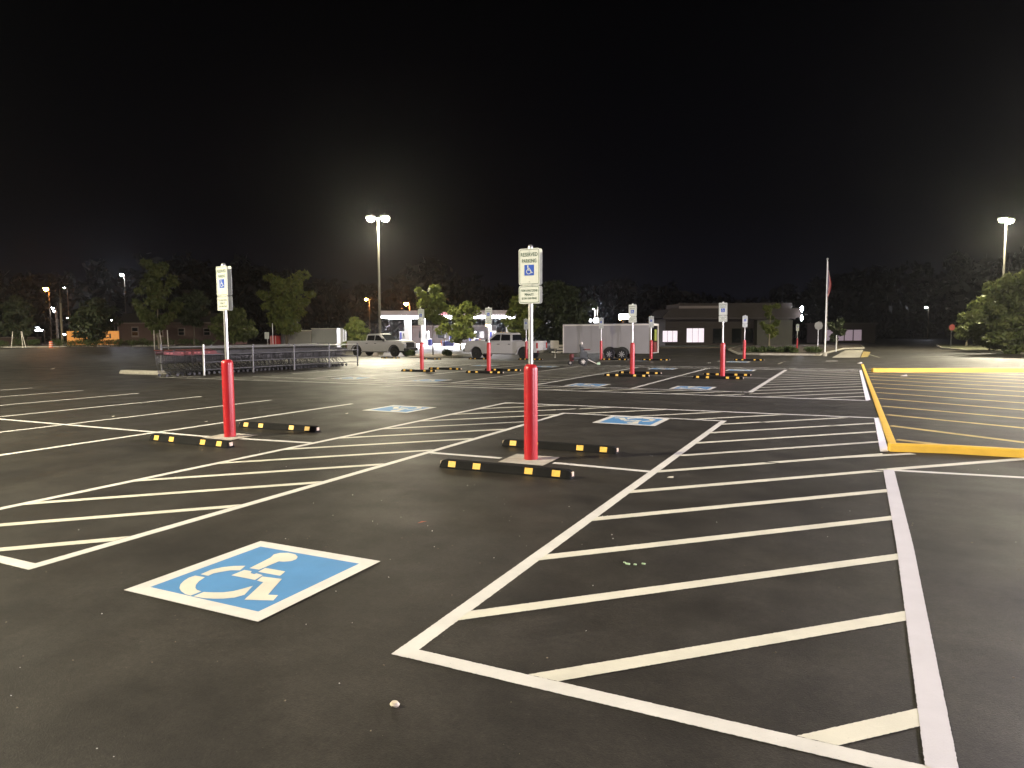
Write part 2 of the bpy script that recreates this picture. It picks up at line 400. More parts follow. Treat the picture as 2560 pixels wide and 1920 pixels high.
# --- row 2
for x in (-2.33, -5.64, -8.80, -11.76, -14.9, -17.75): line(x, 19.72, x, 32.0, .11 if x < -3 else .13)
line(-20.6, 21.9, -20.6, 31.0, .1)
line(-24, 18.2, .5, 18.42, .13); line(-20.6, 19.76, -2.3, 19.76, .11)
line(-20.6, 32.0, .5, 32.0, .1); line(-20.6, 33.45, .6, 33.45, .1)
hatch(-2.28, .46, 18.5, 33.4, 18, 36, phase=.6)
hatch(-22, -2.4, 18.45, 19.72, 20, 42, phase=.6); hatch(-20.6, -2.4, 32.06, 33.4, 34, 55, phase=.6, m='white_paint')
hatch(-11.7, -8.85, 19.8, 31.95, 28, 44, phase=.6); hatch(-20.5, -17.8, 19.8, 31.95, 37, 52.6, phase=.6)
line(-3.7, 25.95, -2.38, 25.95, .09); line(-5.6, 25.95, -4.5, 25.95, .09); line(-8.75, 25.95, -7.8, 25.95, .09); line(-6.9, 25.95, -5.7, 25.95, .09)
line(-14.85, 25.95, -14.1, 25.95, .09); line(-13.2, 25.95, -11.8, 25.95, .09)
line(-27.6, 24.6, -22.0, 25.3, .1); line(-27.2, 19.1, -22.4, 18.9, .1, 'white_paint')
# --- row 2 and 3, far left bays (older, faded)
for k in range(14): line(-30.6 - 2.47 * k, 20.4, -30.6 - 2.47 * k, 31.2, .09, 'faded_white')
line(-64, 25.8, -31, 25.8, .09, 'faded_white')
for k in range(16): line(-33 - 2.6 * k, 38.5, -33 - 2.6 * k, 49, .09, 'faded_white')
line(-76, 43.8, -36, 43.8, .09, 'faded_white')
line(-95, 60, -50, 55, .12, 'faded_white')
# --- row 3
for x in (-3.1, -6.6, -9.6, -12.6, -16.0, -20.6): line(x, 37.4, x, 41.7, .1, 'faded_white' if x > -4 else 'white_paint')
line(-28, 36.6, -14.5, 36.2, .12); line(-27.5, 33.9, -21.5, 34.3, .12, 'cream_paint')
line(-26.5, 30.2, -21.0, 30.4, .12, 'cream_paint')
paint('painted_mark', [(-1.05, 42.6), (-.45, 42.8), (-.42, 43.6), (-1.05, 43.4)], 'white_paint')
# --- far right drive and crossing
for (a, b, c, d) in ((.75, 15.45, 4.4, 13.2), (.72, 13.66, 4.3, 10.9), (.75, 17.2, 5, 14.55), (.72, 11.93, 1.32, 11.62), (.73, 19.1, 5.6, 16.0), (.75, 20.95, 6.2, 17.55)):
    line(a, b, c, d, .16, 'faded_yellow', 'crossing_stripe')
for k in range(7): line(.76, 22.8 + 1.85 * k, 7 + .35 * k, 19.4 + 1.75 * k, .2, 'faded_yellow', 'crossing_stripe')
line(2.2, 58, 1.2, 74, .15, 'faded_white'); line(4.4, 60, 9.5, 64, .35, 'faded_white'); line(3.4, 47, 9, 51, .15, 'faded_white')
line(-26, 57, -10, 57.5, .15, 'faded_white')

# --- accessible parking symbols, stencilled
SYM = {
 'head': [(-0.162,0.066),(-0.201,0.305),(-0.233,0.368),(-0.217,0.414),(-0.161,0.443),(-0.088,0.436),(-0.031,0.4),(-0.003,0.352),(-0.007,0.305),(-0.045,0.273),(-0.083,0.264),(-0.078,0.072)],
 'arm': [(-0.067,0.118),(0.115,0.122),(0.145,0.041),(-0.05,0.036)],
 'seat': [(-0.167,0.025),(-0.101,0.028),(-0.078,-0.005),(-0.039,-0.01),(-0.036,0.009),(0.029,0.0),(0.051,-0.09),(-0.163,-0.092)],
 'leg': [(0.045,-0.02),(0.201,0.0),(0.327,-0.250),(0.391,-0.229),(0.428,-0.308),(0.256,-0.374),(0.134,-0.098),(0.074,-0.095)],
 'a1': [(-0.227,0.092),(-0.188,0.006),(-0.247,-0.021),(-0.283,-0.073),(-0.305,-0.116),(-0.299,-0.166),(-0.369,-0.167),(-0.382,-0.07),(-0.353,-0.0),(-0.302,0.052)],
 'a2': [(-0.383,-0.2),(-0.295,-0.195),(-0.268,-0.267),(-0.23,-0.323),(-0.186,-0.363),(-0.149,-0.382),(-0.101,-0.389),(-0.103,-0.468),(-0.154,-0.465),(-0.224,-0.44),(-0.28,-0.407),(-0.331,-0.358),(-0.367,-0.301),(-0.387,-0.246)],
 'a3': [(0.122,-0.176),(0.193,-0.314),(0.173,-0.375),(0.124,-0.416),(0.07,-0.443),(0.008,-0.463),(-0.077,-0.469),(-0.079,-0.389),(-0.016,-0.368),(0.04,-0.34),(0.08,-0.298),(0.103,-0.24)]}
def tri(P):
    from mathutils.geometry import tessellate_polygon
    return tessellate_polygon([[Vector((x, y, 0)) for x, y in P]])
def symbol(cx, cy, rot=0, faded=False):
    root = MB(); o, i = .58, .472
    ring = [(-o,-o),(o,-o),(o,o),(-o,o),(-i,-i),(i,-i),(i,i),(-i,i)]
    ca, sa = math.cos(rot), math.sin(rot)
    T = lambda p: (cx + p[0] * ca - p[1] * sa, cy + p[0] * sa + p[1] * ca)
    def Z(P, z): return [(*T(p), gz(*T(p)) + z) for p in P]
    zz = .0062 if cy < 15 else .012
    root.add(Z(ring, zz), [(0,1,5,4),(1,2,6,5),(2,3,7,6),(3,0,4,7)])
    r = root.build('accessible_parking_symbol', 'faded_white' if faded else 'white_paint', lot)
    r['label'] = 'white bordered blue square painted with a wheelchair'
    b = MB(); b.add(Z([(-i,-i),(i,-i),(i,i),(-i,i)], zz), [(0,1,2,3)]); b.build('blue_field', 'blue_paint', r)
    f = MB()
    for P in SYM.values():
        f.add(Z(P, zz + .0015), tri(P))
    f.build('wheelchair_figure', 'cream_paint', r)
for (x, y, rot, fd) in ((-3.56, 3.42, 0, 0), (-3.56, 12.52, PI, 0), (-8.72, 12.5, PI, 0), (-8.72, 3.42, 0, 0), (-7.25, 20.5, 0, 0), (-4.02, 20.6, 0, 0), (-13.0, 20.45, 0, 0), (-16.35, 20.45, 0, 0),
                    (-7.4, 30.9, PI, 0), (-4.05, 30.9, PI, 0), (-13.1, 30.9, PI, 0), (-16.4, 30.9, PI, 0), (-5.3, 39.4, 0, 0), (-10.9, 39.5, 0, 1), (-14.2, 39.5, 0, 1), (-19.4, 39.3, 0, 1)):
    symbol(x, y, rot, fd)

# yellow painted kerbs round the crossing (low precast kerb, 12 cm)
def kerb(name, pts, w_, h_, m, label, cat='kerb', taper=True):
    mb = MB(); n = len(pts); vs = []
    for k, p in enumerate(pts):
        a = pts[max(0, k - 1)]; b = pts[min(n - 1, k + 1)]
        d = Vector((b[0] - a[0], b[1] - a[1])).normalized(); q = Vector((-d.y, d.x)) * w_ / 2
        for sx_, z in ((1, -.05), (1, h_ * .8), (.7, h_), (-.7, h_), (-1, h_ * .8), (-1, -.05)):
            vs.append((p[0] + q.x * sx_, p[1] + q.y * sx_, gz(*p) + z))
    fs = [tuple(range(6)), tuple(range(6 * n - 1, 6 * n - 7, -1))]
    for k in range(n - 1): fs += [(6 * k + c, 6 * k + (c + 1) % 6, 6 * k + 6 + (c + 1) % 6, 6 * k + 6 + c) for c in range(6)]
    mb.add(vs, fs)
    return tag(mb.build(name, m, smooth=True), label, cat)
kerb('yellow_kerb', [(.635, 10.72), (.645, 14.5), (.665, 20), (.68, 26), (.72, 38.5)], .11, .012, 'yellow_paint', 'long low yellow kerb running away beside the white aisle line')
kerb('yellow_kerb', [(.56, 10.78), (1.3, 10.93), (2.2, 10.93), (4.5, 10.98)], .14, .105, 'yellow_paint', 'thick yellow kerb along the near side of the crossing')
kerb('yellow_kerb', [(.95, 31.4), (2.0, 31.8), (4.0, 32.6), (8.0, 34.2)], .2, .16, 'yellow_paint', 'yellow kerb along the far side of the crossing')

# concrete pads at the bollard feet
for (x, y) in ((-3.65, 8.1), (-8.85, 7.98)):
    paint('concrete_pad', [(x - .30, y - .32), (x + .32, y - .32), (x + .30, y + .31), (x - .33, y + .31)], 'concrete', .010)

# ------------------------------------------------------------------ sign bollards
def rrect(w_, h_, r, cx=0, cz=0, n=4):
    P = []
    for qx, qz, a0 in ((1, 1, 0), (-1, 1, PI / 2), (-1, -1, PI), (1, -1, 1.5 * PI)):
        for k in range(n + 1):
            a = a0 + k / n * PI / 2
            P.append((cx + qx * (w_ / 2 - r) + r * math.cos(a), cz + qz * (h_ / 2 - r) + r * math.sin(a)))
    return P
def ring(mb, w_, h_, r, t, cx, cz, y):
    A = rrect(w_, h_, r, cx, cz); B = rrect(w_ - 2 * t, h_ - 2 * t, max(r - t, .002), cx, cz); n = len(A)
    mb.add([(p, y, q) for p, q in A] + [(p, y, q) for p, q in B], [(i, (i + 1) % n, (i + 1) % n + n, i + n) for i in range(n)])
def stroke(mb, pts, t, y):
    for a, b in zip(pts[:-1], pts[1:]):
        a = Vector(a); b = Vector(b); d = (b - a).normalized(); n = Vector((-d.y, d.x)) * t / 2; a2 = a - d * t * .3; b2 = b + d * t * .3
        mb.add([(p.x, y, p.y) for p in (a2 + n, a2 - n, b2 - n, b2 + n)], [(0, 1, 2, 3)])
def make_sign():
    t = thing('sign_bollard', 'reserved parking sign', 'parking sign', (0, 0, 0))
    MB().lathe([(.0885, -.05), (.0885, 1.17), (.0865, 1.19), (.078, 1.215), (.062, 1.232), (.03, 1.242), (.001, 1.244)], 28).build('bollard_sleeve', 'red_plastic', t, smooth=True)
    MB().lathe([(.030, 1.2), (.030, 2.71)], 18).build('post', 'galv', t, smooth=True)
    MB().lathe([(.034, 2.655), (.034, 2.715), (.030, 2.738), (.018, 2.752), (.001, 2.755)], 18).build('post_cap', 'galv', t, smooth=True)
    for side in (1, -1):
        mt = Matrix.Rotation(0 if side == 1 else PI, 4, 'Z')
        y = -.036
        # upper plate
        cz, w_, h_ = 2.475, .292, .458
        pl = MB().prism(rrect(w_, h_, .026, 0, cz), y - .002, y + .001, 'y', mt).build('reserved_plate', 'sign_white', t)
        b = MB(); ring(b, w_ - .022, h_ - .022, .02, .0055, 0, cz, y - .0032); b.v = [tuple(mt @ Vector(v)) for v in b.v]; b.build('border', 'sign_green', pl)
        for txt, z_, ww in (('RESERVED', 2.628, .232), ('PARKING', 2.548, .200)):
            o = text_mesh(txt, ww, .048, 0, z_, y - .0034, 'sign_green', 'lettering', pl); o.matrix_local = mt if side == -1 else Matrix()
        s = MB(); s.prism(rrect(.132, .134, .004, 0, 2.432), y - .0045, y - .0035, 'y', mt); s.build('blue_square', 'sign_blue', pl)
        f = MB(); X, Z = 0, 2.432
        for k in range(12):
            pass
        f.add([(X - .018 + .0085 * math.cos(a), y - .0052, Z + .052 + .0085 * math.sin(a)) for a in [i * PI / 5 for i in range(10)]], [tuple(range(10))])
        stroke(f, [(X - .018, Z + .040), (X - .014, Z + .002), (X + .016, Z + .002), (X + .034, Z - .034), (X + .044, Z - .030)], .0115, y - .0052)
        stroke(f, [(X - .016, Z + .022), (X + .010, Z + .022)], .008, y - .0052)
        stroke(f, [(X - .006 + .030 * math.cos(a), Z - .018 + .030 * math.sin(a)) for a in [R(115) + i * R(240) / 12 for i in range(13)]], .009, y - .0052)
        f.v = [tuple(mt @ Vector(v)) for v in f.v]; f.build('wheelchair_figure', 'sign_white', pl)
        for z_ in (2.672, 2.285):
            bo = MB(); bo.tube((0, y - .002, z_), (0, y - .009, z_), .0065, n=6)
            bo.v = [tuple(mt @ Vector(v)) for v in bo.v]; bo.build('bolt', 'galv', pl)
        # lower plate
        cz, h_ = 2.125, .226
        p2 = MB().prism(rrect(w_, h_, .026, 0, cz), y - .002, y + .001, 'y', mt).build('penalty_plate', 'sign_white', t)
        b = MB(); ring(b, w_ - .022, h_ - .022, .02, .0055, 0, cz, y - .0032); b.v = [tuple(mt @ Vector(v)) for v in b.v]; b.build('border', 'sign_green', p2)
        for txt, z_, ww in (('TOW AWAY ZONE', 2.175, .225), ('PENALTY', 2.125, .125), ('$100-500 FINE', 2.075, .21)):
            o = text_mesh(txt, ww, .030, 0, z_, y - .0034, 'sign_green', 'lettering', p2); o.matrix_local = mt if side == -1 else Matrix()
    return t
SG = 'reserved parking signs on red bollards'
sign0 = make_sign()
signs = [(-3.65, 8.14, 0, 'nearest reserved parking sign on a glossy red bollard, in the middle of the picture'),
 (-8.85, 7.98, -9, 'reserved parking sign on the near red bollard to the left, before the shopping carts'),
 (-4.1, 26.4, 4, 'reserved parking sign on a red bollard, tallest of those right of the trailer'),
 (-7.45, 26.2, 0, 'reserved parking sign whose red bollard stands before the rear part of the white trailer'),
 (-17.0, 26.1, -3, 'reserved parking sign on a red bollard to the right of the first white pickup'),
 (-13.7, 26.2, 0, 'reserved parking sign whose red bollard stands before the front door of the second pickup'),
 (-5.64, 44.4, 6, 'small far reserved parking sign, the rightmost one with a wheel stop at its foot'),
 (-14.36, 43.2, 0, 'far reserved parking sign on a red bollard left of the wheels of the trailer'),
 (-10.87, 42.4, 0, 'far reserved parking sign at the open rear end of the trailer'),
 (-19.37, 42.5, 0, 'far reserved parking sign in shade behind the rear of the second pickup'),
 (-4.65, 77.7, 20, 'farthest red bollard with a thin sign pole on the planted island')]
for i, (x, y, a, lb) in enumerate(signs):
    if i == 0: o = sign0; o.location = (x, y, gz(x, y)); o['label'] = lb; o['group'] = SG
    else: o = dup(sign0, (x, y, gz(x, y)), R(a), lb, SG)
for o in [o for o in bpy.data.objects if o.name.startswith('sign_bollard')][1:]:
    o.rotation_euler[1] = R(random.uniform(-.6, .6)); o.rotation_euler[0] = R(random.uniform(-.5, .5))

# ------------------------------------------------------------------ rubber wheel stops
def make_stop():
    t = thing('wheel_stop', 'wheel stop', 'wheel stop', (0, 0, 0))
    Lh = .86
    mb = MB(); sec = [(-.076, 0), (-.045, .098), (.045, .098), (.076, 0)]
    ends = [(-Lh, .90), (-Lh + .05, 1), (Lh - .05, 1), (Lh, .90)]
    vs = []
    for x, sc in ends:
        for y, z in sec: vs.append((x if z == 0 else x * (1 - .02), y * sc, z * (.84 if sc < 1 else 1)))
    fs = [(3, 2, 1, 0), (12, 13, 14, 15)]
    for k in range(3):
        for j in range(3): fs.append((4 * k + j, 4 * k + j + 1, 4 * k + 5 + j, 4 * k + 4 + j))
        fs.append((4 * k + 3, 4 * k, 4 * k + 4, 4 * k + 7))
    mb.add(vs, fs).build('stop_body', 'rubber', t, bevel=.006)
    for x in (-.68, -.34, .34, .68):
        for s in (-1, 1):
            r = MB()
            y0, z0, y1, z1 = s * (.068 + .0035), .022, s * (.0475 + .0035), .089
            r.add([(x - .05, y0, z0), (x + .05, y0, z0), (x + .05, y1, z1), (x - .05, y1, z1),
                   (x - .05, y0 - s * .003, z0), (x + .05, y0 - s * .003, z0), (x + .05, y1 - s * .003, z1), (x - .05, y1 - s * .003, z1)],
                  [(0, 1, 2, 3), (7, 6, 5, 4), (0, 4, 5, 1), (1, 5, 6, 2), (2, 6, 7, 3), (3, 7, 4, 0)])
            r.build('reflector_patch', 'reflector', t)
    for s in (-1, 1):
        MB().box(s * (Lh - .002), 0, .052, .012, .055, .05).build('end_patch', 'reflector_pale', t)
    return t
stop0 = make_stop()
SGp = 'black rubber wheel stops with yellow patches'
stops = [(-3.60, 7.26, 0, 'nearest black wheel stop with four yellow patches, before the middle red bollard'),
 (-3.62, 9.02, 0, 'black wheel stop lying just behind the middle red bollard'),
 (-8.86, 7.24, 0, 'black wheel stop before the near left red bollard'),
 (-8.80, 8.98, 0, 'black wheel stop behind the near left red bollard'),
 (-4.05, 25.05, 0, 'wheel stop before the red bollard right of the trailer'),
 (-4.02, 26.9, 0, 'wheel stop behind the red bollard right of the trailer'),
 (-7.35, 25.05, 0, 'wheel stop before the red bollard that stands in front of the trailer'),
 (-7.35, 26.9, 0, 'wheel stop behind the red bollard that stands in front of the trailer'),
 (-13.3, 25.05, 0, 'wheel stop before the red bollard in front of the second pickup'),
 (-13.4, 26.9, 0, 'wheel stop behind the red bollard in front of the second pickup'),
 (-16.5, 25.05, 0, 'wheel stop before the red bollard beside the first pickup'),
 (-16.3, 26.9, 0, 'wheel stop behind the red bollard beside the first pickup'),
 (-5.2, 43.0, 0, 'dim far wheel stop at the foot of the small rightmost sign'),
 (-13.1, 42.1, 0, 'far wheel stop before the wheels of the trailer'),
 (-10.4, 41.7, 0, 'far wheel stop at the rear end of the trailer'),
 (-18.5, 41.2, 0, 'far wheel stop under the tail of the second pickup'),
 (-22.6, 41.9, 0, 'far wheel stop by the front wheel of the second pickup'),
 (-25.5, 40.3, 0, 'shaded wheel stop beside the planted island'),
 (-31.2, 43.6, 0, 'far wheel stop in front of the side of the first pickup')]
for i, (x, y, a, lb) in enumerate(stops):
    if i == 0: stop0.location = (x, y, gz(x, y)); stop0['label'] = lb; stop0['group'] = SGp
    else: dup(stop0, (x, y, gz(x, y)), R(a + random.uniform(-1.5, 1.5)), lb, SGp)

# ------------------------------------------------------------------ lamp posts
def lamp_light(loc, power, color, radius=.2, spot=0, name='lamp_light', parent=None):
    d = bpy.data.lights.new(name, 'SPOT' if spot else 'POINT'); d.energy = power; d.color = color; d.shadow_soft_size = radius
    if spot: d.spot_size = spot; d.spot_blend = .4
    o = bpy.data.objects.new(name, d); col.objects.link(o); o.location = loc
    if parent: o.parent = parent
    return o
def lamp_post(x, y, H, label, heads=2, arm=.66, rz=0, color=(1.0, .90, .67), power=None, base=True, name='lamp_post', spread=162):
    t = thing(name, label, 'lamp post', (x, y, gz(x, y)), rz, 'tall parking lot lamp posts')
    MB().lathe([(.29, -.05), (.29, .72), (.26, .76), (.001, .762)], 20).build('concrete_base', 'concrete', t)
    MB().tube((0, 0, .76), (0, 0, H), .125, .075, 12).build('pole', 'pole_paint', t, smooth=True)
    for k in range(heads):
        s = 1 if k == 0 else -1
        MB().tube((0, 0, H - .08), (s * arm, 0, H - .02), .035, n=8).build('arm', 'lamp_body', t)
        h = MB().prism([(s * (arm - .42), H - .05), (s * (arm - .36), H + .15), (s * (arm + .32), H + .15), (s * (arm + .42), H - .05)], -.36, .36, 'y').build('lamp_head', 'lamp_body', t, bevel=.02)
        le = MB().lathe([(.001, H - .36), (.16, H - .34), (.28, H - .25), (.345, H - .13), (.35, H - .052)][::-1], 16, s * arm, 0)
        le.build('lens', 'lens', h, smooth=True)
        lamp_light((s * arm, 0, H - .42), power or POLE_LAMP_W, color, parent=h, spot=R(spread))
    return t
lamp_post(-39.0, 52.9, 12.55, 'tall double-headed lamp post rising behind the first white pickup', rz=R(25))
lamp_post(13.25, 80.3, 12.45, 'tall lamp post with a dazzling head behind the right-hand trees', rz=R(60), power=11000)
lamp_post(-20.1, -4.6, 11.5, 'tall double-headed lamp post outside the left of the picture', rz=R(0), power=20500, spread=172)
lamp_post(14.6, 47, 12.0, 'tall double-headed lamp post outside the right of the picture beside the drive', rz=R(80), power=15500, spread=152)
lamp_post(-64, 14, 12.0, 'tall double-headed lamp post in the left part of the lot', rz=R(10), power=3000)
lamp_post(-106, 43, 12.0, 'tall double-headed lamp post beyond the left edge of the picture', rz=R(10), power=19000, spread=176)  # extra lamp added out of view to light the left trees and verge

# store wall on the right, out of frame, with its wall lights
st = thing('store_building', 'long pale store wall with wall lights beside the drive', 'building', (17, 10, 0))
MB().box(6, 0, 3.5, 12, 70, 7).build('wall', 'stucco2', st)
for yy in (-8, 8, 24):
    f = MB().box(-.12, yy, 4.6, .2, .5, .25).build('wall_lamp', 'lamp_body', st)
    MB().box(-.245, yy, 4.6, .03, .42, .17).build('lens', 'lens_white', f)
    d = bpy.data.lights.new('wall_lamp_light', 'AREA'); d.shape = 'RECTANGLE'; d.size = .42; d.size_y = .17; d.energy = (3800, 6500, 9000)[(-8, 8, 24).index(yy)]; d.color = (.97, .88, 1.0)
    o = bpy.data.objects.new('wall_lamp_light', d); col.objects.link(o); o.parent = f; o.location = (-.28, yy, 4.6); o.rotation_euler = (0, R(68), 0)

# ------------------------------------------------------------------ cart corral and carts
CR = R(4.2)
cc = thing('cart_corral', 'grey pipe rail corral holding long rows of shopping carts', 'cart corral', (-23.15, 19.7, 0), -CR)
for xo in (0, -2.75):
    ys = [0, 2.4, 4.7, 6.9, 8.9]
    for i, yy in enumerate(ys):
        MB().tube((xo, yy, -.05), (xo, yy, 1.17 if i else 1.24), .038 if i else .045, n=10).build('rail_post', 'galv' if (i == 0 and xo == 0) else 'corral', cc, smooth=True)
    for z_ in (.22, .52, .82):
        MB().tube((xo, 0, z_), (xo, 8.9, z_), .024, n=8).build('side_rail', 'corral', cc, smooth=True)
    MB().tube((xo, 0, 1.10), (xo, 8.9, 1.10), .03, n=8).build('top_rail', 'galv', cc, smooth=True)
MB().tube((0, 8.9, 1.10), (-2.75, 8.9, 1.10), .03, n=8).build('end_rail', 'galv', cc, smooth=True)
MB().tube((0, 8.9, .52), (-2.75, 8.9, .52), .024, n=8).build('end_rail', 'corral', cc, smooth=True)
def make_cart(dark=False):  # dark: shaded copy, panel and handle darkened for carts in shadow
    t = thing('shopping_cart', 'cart', 'shopping cart', (0, 0, 0))
    # basket: narrow nose at +Y, gate at -Y; parts in metres
    b = MB()
    def P(u, v, w_):  # u across -1..1, v along 0..1, w_ up 0..1
        hw = (.27 - .055 * v) * (.80 + .20 * w_); y = -.40 + .86 * v - (1 - w_) * .10 * v; z = .50 + .10 * v * (1 - w_) + w_ * (.48 - .08 * v)
        return Vector((u * hw, y, z))
    def wi(a, c, r=.0052): b.tube(a, c, r, n=3, cap=False)
    for s in (-1, 1):
        for k in range(13): wi(P(s, k / 12, 0), P(s, k / 12, 1))
        for k in range(7): wi(P(s, 0, k / 6), P(s, 1, k / 6), .006 if k % 6 == 0 else .0045)
    for k in range(7):
        u = -1 + k / 3
        wi(P(u, 1, 0), P(u, 1, 1)); wi(P(u, 0, 0), P(u, 1, 0)); wi(P(u, 0, .1), P(u, 0, .95))
    for k in range(5): wi(P(-1, 1, k / 4), P(1, 1, k / 4)); wi(P(-1, k / 4, 0), P(1, k / 4, 0)); wi(P(-1, 0, k / 4), P(1, 0, k / 4))
    b.build('basket', 'wire', t)
    fr = MB()
    for s in (-1, 1):
        fr.tube((s * .26, -.42, 1.0), (s * .25, -.40, .50), .012, n=5); fr.tube((s * .25, -.40, .50), (s * .25, -.30, .17), .012, n=5)
        fr.tube((s * .25, -.36, .17), (s * .17, .48, .17), .012, n=5); fr.tube((s * .22, -.1, .50), (s * .19, .30, .18), .01, n=5)
    for yy in (-.3, 0, .3): fr.tube((-.22, yy, .175), (.22, yy, .175), .006, n=4)
    for k in range(5): fr.tube((-.18 + .09 * k, -.35, .185), (-.14 + .07 * k, .45, .185), .004, n=3)
    fr.build('frame', 'wire', t)
    pa = MB(); 
    for s in (-1, 1):
        pa.prism([(-.42, .865), (.44, .80), (.44, .885), (-.42, .99)], s * .278 - .004, s * .278 + .004, 'x')
    pn = pa.build('side_panel', 'cart_dark' if dark else 'cart_red', t)
    mk = MB()
    for s in (-1, 1):
        for yy in (-.26, -.10):
            mk.box(s * .2845, yy, .905, .003, .10, .045)
    if dark != True and dark != 1: mk.build('panel_mark', 'cart_mark', pn)
    MB().tube((-.27, -.47, 1.02), (.27, -.47, 1.02), .018, n=8).build('handle', 'cart_dark' if dark else 'cart_red', t)
    for (x, y) in ((-.24, -.30), (.24, -.30), (-.16, .44), (.16, .44)):
        MB().tube((x - .013, y, .062), (x + .013, y, .062), .062, n=12).build('wheel', 'black', t)
    return t
cart0 = make_cart()
cart1 = make_cart(1)
CG = 'shopping carts nested in the corral'
used = set()
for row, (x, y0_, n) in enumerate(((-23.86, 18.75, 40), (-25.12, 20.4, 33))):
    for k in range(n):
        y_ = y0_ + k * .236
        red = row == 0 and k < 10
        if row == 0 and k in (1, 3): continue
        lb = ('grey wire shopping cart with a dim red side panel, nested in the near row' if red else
              ('shadow-coloured shopping cart nested in the near row behind the corral rails' if row == 0 else 'shadow-coloured shopping cart nested in the far row of the corral, behind the near row'))
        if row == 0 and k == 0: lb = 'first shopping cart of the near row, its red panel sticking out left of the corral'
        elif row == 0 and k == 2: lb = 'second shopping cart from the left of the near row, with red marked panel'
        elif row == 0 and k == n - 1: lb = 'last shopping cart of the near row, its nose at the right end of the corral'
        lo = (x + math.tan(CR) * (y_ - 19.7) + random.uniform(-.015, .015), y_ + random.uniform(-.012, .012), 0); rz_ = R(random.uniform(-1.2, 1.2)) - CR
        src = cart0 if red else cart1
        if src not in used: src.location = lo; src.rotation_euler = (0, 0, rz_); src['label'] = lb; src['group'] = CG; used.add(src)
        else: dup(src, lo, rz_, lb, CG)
tag(MB().prism([(-27.75, 0), (-27.62, .15), (-25.35, .15), (-25.2, 0)], 19.25, 19.62, 'y').build('concrete_kerb', 'concrete', bevel=.015), 'short pale concrete kerb at the left end of the shopping carts', 'kerb')

# ------------------------------------------------------------------ pickups
def arc(cx, cz, r, a0, a1, n=9): return [(cx + r * math.cos(a0 + (a1 - a0) * k / (n - 1)), cz + r * math.sin(a0 + (a1 - a0) * k / (n - 1))) for k in range(n)]
def wheel(parent, x, y, z, r, wd, rimmat='rim', name='wheel', disc=False):
    s = 1 if y > 0 else -1
    mt = Matrix.Translation((x, y, z)) @ Matrix.Rotation(R(90), 4, 'X')
    w_ = MB().lathe([(r * .60, -wd / 2), (r * .93, -wd / 2), (r, -wd * .36), (r, wd * .36), (r * .93, wd / 2), (r * .60, wd / 2)], 28, mtx=mt).build(name, 'tyre', parent, smooth=True)
    f = MB()
    f.lathe([(r * .62, -wd * .42), (r * .62, -wd * .36), (r * .62, wd * .36), (r * .62, wd * .42)], 24, mtx=mt)
    for k in range(8):
        a = k * PI / 4
        f.box(0, 0, 0, r * .5, r * .12, .02, mtx=mt @ Matrix.Rotation(a, 4, 'Z') @ Matrix.Translation((r * .33, 0, -s * wd * .46)))
    f.lathe([(r * .16, -wd * .5), (r * .16, wd * .5)], 12, mtx=mt)
    if disc: f.lathe([(r * .60, -wd * .47), (r * .52, -wd * .5), (r * .3, -wd * .46), (r * .3, wd * .46), (r * .52, wd * .5), (r * .60, wd * .47)], 20, mtx=mt)
    f.build('rim', rimmat, w_)
    return w_
